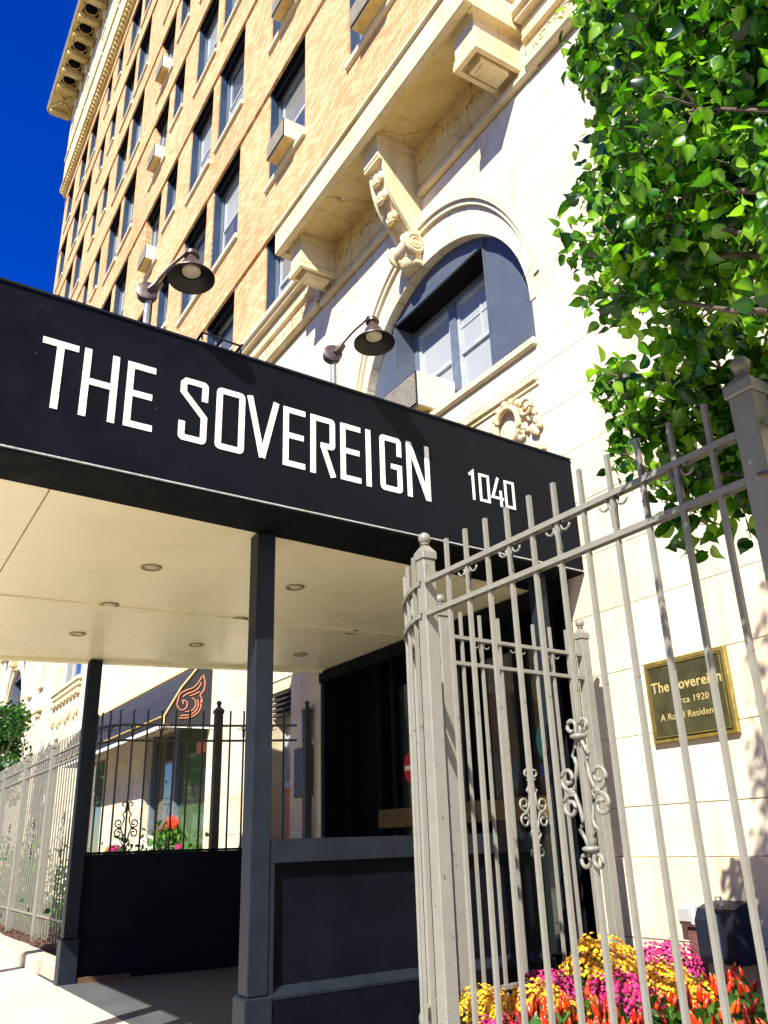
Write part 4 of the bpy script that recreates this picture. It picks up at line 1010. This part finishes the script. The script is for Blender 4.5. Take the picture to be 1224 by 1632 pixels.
def rotmats(n, upbias=.4, rg=rng):
    """random frames: leaf axis anywhere, leaf face tending to look up and outwards"""
    y = rg.normal(size=(n, 3)); y[:, 2] -= .35; y /= np.linalg.norm(y, axis=1)[:, None]
    z = rg.normal(size=(n, 3)); z[:, 2] += upbias*2; z -= (z*y).sum(1)[:, None]*y; z /= np.linalg.norm(z, axis=1)[:, None]
    x = np.cross(y, z); return np.stack([x, y, z], axis=2)
def leaves_mesh(name, pos, size, mat, tone=None, shape=None, upbias=.4):
    v, f = shape or leaf_arrays(); n = len(pos); Rm = rotmats(n, upbias); s = size*rng.uniform(.7, 1.25, n)
    V = np.einsum('nij,kj->nki', Rm, v)*s[:, None, None]+np.asarray(pos)[:, None, :]
    k = len(v); tri = []; 
    nv = n*k; me = bpy.data.meshes.new(name)
    lens = np.array([len(q) for q in f]); flat = np.concatenate([np.array(q) for q in f])
    loops = (flat[None, :]+(np.arange(n)*k)[:, None]).ravel(); starts1 = np.concatenate([[0], np.cumsum(lens)[:-1]]); 
    starts = (starts1[None, :]+(np.arange(n)*lens.sum())[:, None]).ravel()
    me.vertices.add(nv); me.vertices.foreach_set('co', V.reshape(-1)); me.loops.add(len(loops)); me.loops.foreach_set('vertex_index', loops.astype(np.int32))
    me.polygons.add(len(starts)); me.polygons.foreach_set('loop_start', starts.astype(np.int32))
    a = me.attributes.new('tone', 'FLOAT', 'POINT'); t = (tone if tone is not None else rng.uniform(-.3, .45, n)); rib = np.zeros(k); rib[2:-1:3] = .16
    a.data.foreach_set('value', (np.asarray(t)[:, None]+rib[None]).ravel())
    me.materials.append(M[mat]); me.update(calc_edges=True); me.validate()
    me.polygons.foreach_set('use_smooth', [True]*len(me.polygons))
    return me
def link(me, name, parent, kind=None):
    o = bpy.data.objects.new(name, me); COL.objects.link(o); o.parent = parent
    if parent: o.location = -WL[parent.name]
    if kind: o['kind'] = kind
    WL[o.name] = Vector((0, 0, 0)); return o
CL = [(-1.01, 1.86, 4.13), (-1.14, 1.86, 4.45), (-0.46, 1.95, 3.12), (-0.88, 1.67, 3.58), (-0.61, 1.72, 2.5), (-0.79, 2.21, 4.16), (-0.48, 1.8, 2.36), (-0.56, 2.17, 2.53), (-0.5, 1.87, 2.48), (-0.64, 1.7, 2.68), (-0.62, 1.95, 3.16), (-0.97, 2.25, 3.53), (-1.16, 1.73, 3.22), (-0.53, 1.96, 2.97), (-0.24, 1.64, 2.88), (-0.57, 1.82, 3.12), (-1.14, 1.63, 3.02), (-0.18, 1.79, 3.11), (-1.61, 2.23, 4.02), (-0.71, 1.63, 3.81), (-0.82, 1.66, 3.17), (-0.34, 1.74, 2.43), (-1.63, 2.1, 3.44), (-0.74, 1.87, 3.35), (-0.99, 1.74, 3.54), (-0.52, 1.66, 2.42), (-1.29, 2.12, 2.81), (-0.97, 2.05, 2.58), (-0.27, 2.23, 3.48), (-0.42, 1.63, 2.05), (-0.31, 2.03, 3.24), (-0.81, 2.09, 2.68), (-0.27, 1.6, 2.65), (-1.33, 1.81, 2.68), (-0.77, 1.62, 2.55), (-0.54, 1.84, 3.35), (-0.99, 1.92, 3.7), (-0.92, 2.16, 3.16), (-0.41, 2.17, 3.66), (-1.37, 2.14, 4.04), (-1.18, 1.92, 4.24), (-1.27, 2.19, 3.15), (-0.37, 1.8, 3.44), (-0.87, 2.07, 2.93), (-0.49, 2.1, 2.92), (-0.49, 2.04, 2.31), (-0.74, 2.19, 3.35), (-0.61, 1.89, 2.36), (-0.45, 2.19, 3.4), (-1.03, 1.83, 2.72), (-0.51, 1.86, 3.46), (-0.31, 2.03, 3.1), (-1.45, 1.92, 3.05), (-1.66, 2.04, 3.03), (-0.5, 1.75, 2.83), (-1.33, 2.18, 2.94), (-1.06, 2.13, 3.37), (-0.95, 1.61, 2.96), (-1.47, 2.05, 3.25), (-0.77, 2.22, 3.25), (-0.47, 1.8, 2.25), (-1.2, 1.79, 3.85), (-0.8, 2.22, 2.79), (-1.09, 1.7, 2.84), (-0.79, 1.64, 3.59), (-0.34, 2.18, 2.98), (-0.65, 1.93, 2.53), (-0.36, 1.85, 2.86), (-1.02, 1.88, 3.24), (-0.42, 1.96, 3.05), (-0.55, 2.2, 2.26), (-0.43, 2.15, 2.84), (-0.49, 1.67, 2.24), (-0.54, 2.01, 3.8), (-0.59, 2.05, 2.33), (-0.89, 2.24, 2.92), (-0.91, 2.06, 4.24), (-0.54, 2.24, 3.74), (-0.59, 2.0, 2.38), (-0.43, 2.05, 2.97), (-0.66, 1.61, 3.24), (-1.18, 2.15, 2.82), (-0.56, 1.77, 3.65), (-1.02, 1.62, 3.61), (-1.2, 2.24, 3.81), (-0.61, 1.71, 2.79), (-0.43, 1.64, 2.03), (-0.59, 2.03, 2.23), (-0.3, 1.73, 3.03), (-0.82, 2.08, 3.22), (-1.32, 1.82, 2.81), (-0.23, 1.62, 2.63), (-0.51, 1.69, 2.63), (-0.97, 1.83, 2.96), (-0.63, 1.62, 3.32), (-0.7, 2.0, 3.57), (-0.32, 1.63, 2.91), (-1.15, 1.95, 3.57), (-0.46, 1.69, 2.22), (-0.58, 1.63, 2.27), (-0.97, 1.91, 4.28), (-0.3, 1.88, 3.24), (-0.74, 1.93, 2.44), (-1.35, 2.1, 4.79), (-0.79, 1.76, 2.6), (-0.56, 1.91, 3.35), (-0.73, 2.22, 3.73), (-0.53, 2.14, 3.06), (-0.97, 1.62, 3.9), (-1.04, 2.11, 4.44), (-0.44, 2.08, 2.69), (-0.97, 1.79, 4.29), (-1.57, 2.08, 3.63), (-0.33, 1.82, 2.74), (-0.73, 1.75, 2.28), (-1.0, 1.87, 3.12), (-0.95, 2.1, 2.57), (-1.18, 2.09, 3.14), (-0.63, 1.77, 2.23), (-1.24, 2.17, 5.1), (-0.4, 2.01, 2.82), (-1.19, 1.85, 3.09), (-0.75, 2.19, 3.49), (-0.45, 1.92, 2.47), (-0.9, 2.0, 2.63), (-0.81, 1.81, 3.57), (-0.6, 1.71, 2.71), (-0.92, 1.8, 2.42), (-0.82, 1.91, 3.81), (-0.33, 2.04, 3.51), (-0.67, 2.2, 2.66), (-1.35, 1.66, 2.9), (-0.71, 1.83, 3.16), (-1.23, 1.89, 2.75), (-0.64, 1.68, 2.56), (-0.67, 1.75, 2.43), (-0.36, 2.04, 3.19), (-0.39, 1.6, 3.17), (-1.16, 1.71, 2.8), (-0.45, 1.79, 2.9), (-0.92, 2.16, 3.61), (-0.44, 2.13, 2.59), (-0.39, 1.69, 2.5), (-0.59, 1.75, 2.81), (-0.65, 1.68, 2.91), (-0.75, 1.74, 2.48), (-0.46, 1.99, 3.03), (-0.69, 2.05, 2.87), (-0.81, 2.08, 3.04), (-1.09, 2.22, 2.66), (-0.98, 2.03, 3.27), (-0.55, 1.67, 2.14), (-0.92, 2.05, 3.34), (-0.98, 2.12, 2.71), (-1.12, 1.68, 3.42), (-0.94, 1.74, 3.34), (-0.98, 2.21, 3.24), (-0.93, 1.72, 2.77), (-0.46, 1.89, 2.55), (-0.76, 1.78, 3.31), (-0.31, 1.79, 2.77), (-0.58, 1.93, 3.64), (-0.38, 1.7, 2.25), (-0.32, 1.87, 2.66), (-1.37, 1.87, 2.93), (-0.27, 1.83, 2.75), (-0.51, 1.96, 2.72), (-0.89, 1.8, 3.67), (-1.07, 1.9, 3.44), (-1.19, 1.83, 3.49), (-0.59, 1.78, 3.42), (-1.3, 1.92, 2.92), (-1.38, 2.01, 4.12), (-0.98, 1.92, 2.91), (-0.69, 1.98, 3.29), (-1.71, 2.85, 2.98), (-1.86, 2.66, 2.45), (-1.82, 2.64, 2.82), (-2.08, 2.8, 3.06), (-1.97, 2.9, 2.63), (-1.96, 2.92, 2.54), (-1.86, 2.89, 2.77), (-1.65, 2.76, 2.48), (-2.2, 2.92, 2.9), (-1.95, 2.92, 2.87), (-1.96, 2.61, 2.42), (-1.54, 2.81, 2.37), (-1.46, 2.83, 2.58), (-1.35, 2.67, 2.68), (-1.61, 2.85, 2.45), (-2.02, 2.7, 2.33), (-2.28, 2.93, 3.11), (-1.58, 2.71, 2.78), (-1.4, 2.63, 2.66), (-2.12, 2.92, 2.96), (-1.76, 2.87, 2.75), (-1.82, 2.78, 2.86), (-2.23, 2.67, 2.73), (-2.25, 2.68, 3.1), (-1.64, 2.9, 2.66), (-1.53, 2.71, 2.48), (-1.49, 2.84, 2.69), (-1.6, 2.68, 2.33), (-1.6, 2.81, 2.91), (-1.97, 2.71, 2.57), (-1.66, 2.61, 2.47), (-1.85, 2.74, 2.98), (-2.1, 2.74, 2.87), (-2.1, 2.91, 2.81), (-1.75, 2.68, 2.31), (-1.73, 2.83, 2.86), (-1.84, 2.93, 2.89), (-1.83, 2.86, 2.84), (-1.86, 2.95, 2.54), (-2.41, 2.91, 3.09), (-1.53, 2.91, 2.85), (-1.97, 2.92, 2.7), (-2.16, 2.61, 3.07), (-2.2, 2.86, 2.69), (-1.79, 2.87, 2.48), (-1.72, 2.71, 2.65), (-2.1, 2.89, 3.08), (-2.22, 2.75, 2.87), (-1.59, 2.94, 2.75), (-1.66, 2.91, 2.36), (-1.48, 2.61, 2.97), (-1.59, 2.64, 2.98), (-1.83, 2.68, 3.04), (-1.8, 2.58, 3.08), (-1.54, 2.64, 2.84), (-1.65, 2.61, 2.93), (-1.36, 1.94, 3.78), (-1.45, 1.99, 3.92), (-1.34, 1.81, 3.84), (-1.43, 1.91, 3.78), (-1.58, 2.15, 4.1)]
TR = thing('pear_tree', (-.25, 1.75, 0), 'leafy green pear tree with glossy leaves overhanging the right fence', 'tree')
m = MB(); m.tube([(-.25, 1.75, -.05), (-.24, 1.74, .8), (-.27, 1.76, 1.7), (-.3, 1.78, 2.6), (-.34, 1.8, 3.6), (-.4, 1.8, 4.8), (-.42, 1.82, 5.6)], [.10, .085, .078, .065, .05, .03, .012], 12)
m.build('trunk', 'bark', TR, smooth='all')
m = MB(); CLa = [Vector(c) for c in CL]
for i, c in enumerate(CLa):
    if i % 3 or (c.y > 2.55 and i % 4): continue
    z0 = max(1.6, min(4.6, c.z-.35-.25*math.hypot(c.x+.3, c.y-1.8))); a = Vector((-.28-.03*z0, 1.77, z0)); mid = (a+c)/2+Vector((random.uniform(-.08, .08), random.uniform(-.08, .08), random.uniform(-.12, .05)))
    m.tube([a, a.lerp(mid, .5)+Vector((0, 0, .03)), mid, mid.lerp(c, .5)+Vector((0, 0, random.uniform(-.05, .05))), c], ([.022, .016, .012, .008, .004] if c.y < 2.5 else [.014, .011, .009, .006, .003]), 6)
m.build('limb', 'bark', TR, smooth='all')
m = MB()
P = []
for c in CLa:
    low = c.y > 2.55
    n = 120 if not low else 34
    if c.x > -.55 and not low: n = 34
    r = .15 if not low else .12
    d = rng.normal(size=(n, 3)); d /= np.linalg.norm(d, axis=1)[:, None]; d *= (r*rng.uniform(.35, 1.0, n)**.6)[:, None]
    P.append(np.array(c)[None]+d)
    for k in range(5):
        e = c+Vector(d[k])*.95; m.tube([c, (c+e)/2+Vector((0, 0, .012)), e], [.004, .003, .0018], 4)
m.build('twig', 'bark', TR, kind='stuff')
# crown carried on above and to the right, outside the picture
ex = rng.uniform((-1.25, .9, 4.25), (.9, 2.7, 7.0), (9000, 3)); ex = ex[(((ex[:, 0]+.2)/1.05)**2+((ex[:, 1]-1.8)/.95)**2+((ex[:, 2]-5.0)/2.0)**2) < 1]
ex2 = rng.uniform((-.2, .9, 2.2), (1.1, 2.7, 4.4), (2600, 3)); ex2 = ex2[(((ex2[:, 0]-.1)/1.0)**2+((ex2[:, 1]-1.8)/.95)**2+((ex2[:, 2]-3.4)/1.4)**2) < 1]
P = np.concatenate(P); order = np.argsort(np.linalg.norm(P-np.array([0, 0, 1.2]), axis=1)+np.where(P[:, 0] > -.75, 5, 0)); 
big = P[order[:280]]; rest = P[order[280:]]; lo_ = rest[:, 1] > 2.42
link(leaves_mesh('foliage', rest[~lo_], .045, 'leaf', shape=leaf_arrays(.92, fold=.32, droop=.35)), 'foliage', TR, 'stuff')
link(leaves_mesh('foliage', rest[lo_], .066, 'leaf', shape=leaf_arrays(.92, fold=.32, droop=.35)), 'foliage', TR, 'stuff')
link(leaves_mesh('foliage', np.concatenate([ex, ex2]), .05, 'leaf'), 'foliage', TR, 'stuff')
LM = []
for k in range(5):
    me = leaves_mesh('leaf', [(0, 0, 0)], 1.0, 'leaf', tone=np.array([-.25+.16*k]), shape=leaf_arrays(1.0+.1*(k-2)*.5, fold=.15+.12*k, droop=.1+.12*k)); LM.append(me)
for i, p in enumerate(big):
    o = inst(LM[i % 5], 'leaf', TR, p, (random.uniform(0, 6.3), random.uniform(0, 6.3), random.uniform(0, 6.3))); s = random.uniform(.030, .047)*(1.6 if p[1] > 2.42 else 1); o.scale = (s, s, s)

def simple_tree(name, x, y, z0, trunk_h, rx, rz, label, n=2600, size=.12, mat='leafd', cat='tree'):
    T = thing(name, (x, y, 0), label, cat)
    m = MB(); m.tube([(x, y, -.05), (x+.05, y, trunk_h*.5), (x, y+.04, trunk_h), (x+.05, y, trunk_h+rz)], [.13, .11, .09, .03], 8)
    m.build('trunk', 'bark', T, smooth='all')
    m = MB()
    for k in range(9):
        a = k*2.4; e = Vector((x+rx*.7*math.cos(a), y+rx*.7*math.sin(a), trunk_h+rz*random.uniform(.4, 1.6))); s = Vector((x, y, trunk_h*.9+k*.08)); m.tube([s, (s+e)/2+Vector((0, 0, .1)), e], [.05, .03, .01], 5)
    m.build('limb', 'bark', T)
    C = [(x+rx*.75*math.cos(a)*q, y+rx*.75*math.sin(a)*q, trunk_h+rz*h) for a, q, h in [(random.uniform(0, 6.3), random.uniform(.1, 1), random.uniform(.1, 1.9)) for _ in range(26)]]
    c = np.array([C[i] for i in rng.integers(0, 26, n)]); d = rng.normal(size=(n, 3)); d /= np.linalg.norm(d, axis=1)[:, None]; d *= (rng.uniform(.2, 1, n)**.5)[:, None]*np.array([rx*.38, rx*.38, rz*.34])
    link(leaves_mesh('crown', c+d, size, mat), 'crown', T, 'stuff')
    return T
simple_tree('ornamental_tree', -26.2, 3.6, 0, 2.5, 1.15, 1.35, 'dark green small tree behind the left fence at the photo edge', 5200, .10)
for x, y, l in ((-24, -2.2, 'broad street tree on the kerb far up the street'), (-34, -2.0, 'farthest street tree up the street'), (-14, -19.5, 'street tree across the road opposite the shop')):
    simple_tree('street_tree', x, y, 0, 3.0, 2.6, 2.4, l, 3400, .26, 'leafb' if y < -10 else 'leafd')
for x, l in ((-22, 'third street tree across the road'), (-30, 'fourth street tree across the road'), (1, 'street tree across the road, farthest right')): simple_tree('street_tree', x, -19.5, 0, 3.0, 2.7, 2.5, l, 3000, .26, 'leafb')
simple_tree('street_tree', -7, -20, 0, 2.8, 2.8, 2.6, 'street tree across the road opposite the entrance', 3400, .26, 'leafb')
for x, l, h, c in ((-16, 'plain tan house row across the road', 12, 'brick'), (2, 'pale stone building across the road, right of the tan one', 11, 'stone_far'), (-34, 'tall tan block across the road, up the street', 14, 'brick'), (-52, 'farthest pale block across the road', 13, 'stone_far')):
    B = thing('opposite_building', (x, -26, 0), l, 'building'); MB().box(x-8.9, x+8.9, -36, -24, -.2, h).build('wall', c, B)
    me = MB().box(-.6, .6, -.06, .03, 0, 1.6).mesh('window', 'glass')
    for i in range(7):
        for j in range(2): inst(me, 'window', B, (x-7.2+2.4*i, -24, 1.2+3*j), (0, 0, math.pi))

# flowers behind the right fence
def blooms_mesh(r, h, n, b, mat, cup=False):
    """dome of small round flower heads"""
    m = MB(); ga = 2.39996; tones = []
    for i in range(n):
        u = (i+.5)/n; ph = math.acos(1-u*.93); th = i*ga; nx, ny, nz = math.sin(ph)*math.cos(th), math.sin(ph)*math.sin(th), math.cos(ph)
        rr = (1+random.uniform(-.08, .06)+.09*math.sin(3*th+4*ph)+.06*math.sin(5*th-7*ph+1)); c = Vector((nx*r*rr, ny*r*rr, nz*h*rr)); nrm = Vector((nx/r, ny/r, nz/h)).normalized(); bb = b*random.uniform(.75, 1.2)
        u1 = nrm.cross(Vector((.3, .5, .81))).normalized(); u2 = nrm.cross(u1); k0 = random.uniform(0, 1); vs = []
        for ring, (rad, hh) in enumerate(((1.0, 0), (.72, .45), (.3, .62))):
            for k in range(7):
                a = 2*math.pi*(k+.5*(ring % 2)+k0)/7; q = rad*(1+.3*random.uniform(-1, 1)); vs.append(c+(u1*math.cos(a)+u2*math.sin(a))*bb*q+nrm*bb*hh)
        fs = [(rg*7+k, rg*7+(k+1) % 7, rg*7+7+(k+1) % 7, rg*7+7+k) for rg in range(2) for k in range(7)]+[tuple(range(14, 21))]
        m.add(vs, fs); tones += [random.uniform(-.35, .5)]*21
    me = m.mesh('blooms', mat, smooth='all'); a = me.attributes.new('tone', 'FLOAT', 'POINT'); a.data.foreach_set('value', tones); return me
def body_mesh(r, h, n, mat='leafb', size=.045):
    p = rng.normal(size=(n, 3)); p[:, 2] = np.abs(p[:, 2]); p /= np.linalg.norm(p, axis=1)[:, None]; p *= (rng.uniform(.6, 1.0, n)[:, None])*np.array([r, r, h]); p[:, 2] -= .05*rng.random(n)
    return leaves_mesh('leafage', p, size, mat, upbias=.8)
BM = {c: [blooms_mesh(.21, .19, 380, .0135, c) for _ in range(2)] for c in ('mumy', 'mumm')}
BM['lav'] = [blooms_mesh(.11, .09, 60, .022, 'lav')]; BM['mumw'] = [blooms_mesh(.26, .22, 200, .022, 'mumw')]
LB = [body_mesh(.21, .2, 170), body_mesh(.2, .17, 150)]
def mum(x, y, z, s, c, label, nm='chrysanthemum', cat='flowers', grp=None):
    T = thing(nm, (x, y, .1), label, cat, grp); z -= .065 if c != 'lav' else 0
    MB().tube([(x, y, .06), (x, y, z)], .02, 6).build('stem', 'leafb', T)
    inst(random.choice(LB), 'leafage', T, (x, y, z-.04), (0, 0, random.random()*6), (s, s, s))['kind'] = 'stuff'
    inst(random.choice(BM[c]), 'blooms', T, (x, y, z), (0, 0, random.random()*6), (s, s, s))['kind'] = 'stuff'
mum(-4.22, 3.2, .36, .80, 'mumy', 'yellow chrysanthemum mound in the inner corner by the curved fence')
mum(-3.62, 2.82, .27, 1.05, 'mumm', 'largest magenta chrysanthemum mound, right beside the corner fence post')
mum(-4.3, 3.75, .36, .9, 'mumm', 'magenta chrysanthemum behind the yellow ones near the curved fence')
mum(-4.0, 3.42, .37, .85, 'mumy', 'golden chrysanthemum mound between two magenta ones at the left')
mum(-4.35, 4.25, .46, 1.1, 'mumy', 'tall yellow chrysanthemum mound under the scroll ornament by the wall')
mum(-3.62, 3.3, .33, .8, 'mumy', 'loose yellow chrysanthemum among the red peppers')
mum(-3.82, 3.85, .36, 1.0, 'mumm', 'low magenta chrysanthemum mound in the middle of the bed')
mum(-4.2, 4.68, .44, .95, 'mumm', 'magenta chrysanthemum against the wall left of the outlet box')
mum(-3.86, 4.25, .38, .95, 'mumy', 'yellow chrysanthemum in front of the outlet box')
mum(-3.5, 4.12, .36, .85, 'mumy', 'orange yellow chrysanthemum in front of the dark blue box')
mum(-2.75, 4.5, .34, .8, 'mumy', 'shaded yellow chrysanthemum right of the dark blue box')
LM2 = body_mesh(.17, .22, 120, 'leafb', .075)
CO = MB(); CO.lathe((0, 0, 0), [(.007, 0), (.0085, .018), (.006, .045), (.0005, .066)], 6); CO = CO.mesh('pepper', 'pepper', smooth='all')
pl = [(-3.31, 2.80), (-3.15, 3.12), (-3.18, 3.55), (-3.36, 4.2), (-2.86, 2.85), (-2.75, 3.3), (-2.7, 3.8), (-2.4, 3.0), (-2.3, 3.55), (-3.5, 3.0), (-2.05, 2.9), (-2.9, 4.1), (-3.1, 3.85), (-2.55, 3.35), (-2.15, 3.2), (-3.05, 2.95), (-3.45, 3.25), (-2.5, 2.75), (-1.8, 3.1), (-2.4, 4.2)]
ORD = ('leftmost', 'second from left', 'third from left', 'fourth from left', 'fifth from left', 'sixth from left', 'seventh from left', 'eighth from left', 'ninth from left', 'tenth from left')
ROW = {'front': sorted(p for p in pl if p[1] < 3.08), 'middle': sorted(p for p in pl if 3.08 <= p[1] < 3.7), 'back': sorted(p for p in pl if p[1] >= 3.7)}
LABP = {p: f'red ornamental pepper, {ORD[k]} in the {r} row of the flower bed' for r, q in ROW.items() for k, p in enumerate(q)}
for i, (x, y) in enumerate(pl):
    T = thing('ornamental_pepper', (x, y, .1), LABP[(x, y)], 'plant', 'ornamental peppers in the bed')
    z = .29 if y < 3.4 else .32
    MB().tube([(x, y, .06), (x, y, z)], .012, 5).build('stem', 'leafb', T)
    inst(LM2, 'leafage', T, (x, y, z-.03), (0, 0, random.random()*6))['kind'] = 'stuff'
    for k in range(22):
        a = random.uniform(0, 6.3); r = .15*math.sqrt(random.random()); s = random.uniform(.8, 1.4)
        inst(CO, 'pepper', T, (x+r*math.cos(a), y+r*math.sin(a), z+.17-r*.5+random.uniform(-.05, .03)), (random.uniform(-.6, .6), random.uniform(-.6, .6), 0), (s*1.3, s*1.3, s))
for x, y, l in ((-3.46, 2.62, 'leftmost along the front fence'), (-3.0, 2.64, 'third from left along the front fence'), (-2.55, 2.66, 'rightmost along the front fence'), (-2.95, 3.45, 'alone among the peppers in mid bed'), (-3.24, 2.6, 'second from left along the front fence')): mum(x, y, .20, 1, 'lav', 'small lavender kale rosette, '+l, 'ornamental_kale', 'plant', 'kale rosettes along the fence')
# plants seen through and beyond the canopy
PB = thing('planter_box', (-12.6, 4.4, 0), 'low stone planter full of white and magenta flowers before the shop window', 'planter'); MB().box(-16.6, -11.6, 4.05, 4.75, 0, 1.12, .03).build('planter_wall', 'kerb', PB); MB().box(-16.5, -11.7, 4.1, 4.7, 1.121, 1.14).build('planting_soil', 'soil', PB)
for k, (x, c, s, l) in enumerate(((-14.1, 'mumw', .95, 'white chrysanthemum mound in the planter, left one'), (-13.55, 'mumw', 1.0, 'white chrysanthemum mound in the planter, right one'), (-13.75, 'mumm', .5, 'magenta flowers rising behind the white mounds'), (-16.2, 'mumm', .6, 'magenta flowers at the left end of the planter'), (-16.5, 'mumy', .5, 'yellow flowers at the left end of the planter'), (-12.75, 'mumm', .35, 'small dark pink flowers at the right end of the planter'))):
    T = thing('potted_flowers', (x, 4.35, 1.1), l, 'flowers'); z = 1.22+(.25 if l.startswith('magenta flowers rising') else 0)
    inst(LB[0], 'leafage', T, (x, 4.35, z-.03), (0, 0, k), (s*1.2,)*3)['kind'] = 'stuff'; inst(BM[c][0], 'blooms', T, (x, 4.35, z), (0, 0, k), (s, s, s))['kind'] = 'stuff'
T = thing('salvia', (-13.1, 4.3, 1.14), 'leafy salvia with orange red spikes beside the white flowers', 'plant')
inst(LM2, 'leafage', T, (-13.1, 4.3, 1.3), (0, 0, 0), (1.7, 1.5, 1.7))['kind'] = 'stuff'
for k in range(9): MB().lathe((-13.1+random.uniform(-.25, .25), 4.3+random.uniform(-.12, .12), 1.5), [(.015, 0), (.03, .05), (.02, .13), (.002, .2)], 7).build('flower_spike', 'pepper', T)
for x, y, s, l in ((-11.9, 3.3, 2.0, 'dark green shrub behind the left fence next to the canopy'), (-12.5, 4.0, 2.4, 'dark shrub with small red flowers by the planter'), (-14.2, 3.4, 1.8, 'low green shrub in the mulch bed'), (-17.2, 3.2, 2.6, 'light green shrub in the mulch bed at the left edge'), (-20.6, 3.3, 2.6, 'low shrub deeper along the left bed')):
    T = thing('shrub', (x, y, .1), l, 'shrub'); MB().tube([(x, y, .05), (x, y, .5)], .02, 5).build('stem', 'bark', T)
    link(leaves_mesh('leafage', rng.normal(size=(900, 3))*np.array([.13, .13, .15])*s+np.array([x, y, .1+.22*s]), .07, 'leafb' if 'light' in l or 'low' in l else 'leafd'), 'leafage', T, 'stuff')
    if 'red' in l:
        for k in range(12): MB().sphere((x+random.gauss(0, .25), y-.2+random.gauss(0, .1), .6+random.gauss(0, .2)), .03, 6).build('flower', 'mumm', T)
# loose bark lying on the bed
q = np.stack([rng.uniform(-20, -10.4, 2600), rng.uniform(2.4, 3.6, 2600), rng.uniform(.11, .17, 2600)], 1)
o = link(leaves_mesh('bark_chips', q, .035, 'mulch', shape=leaf_arrays(.5, fold=.1, droop=0)), 'bark_chips', None, 'stuff'); tag(o, 'loose bark chips scattered over the left planting bed', 'bark chips')
bpy.context.view_layer.update()
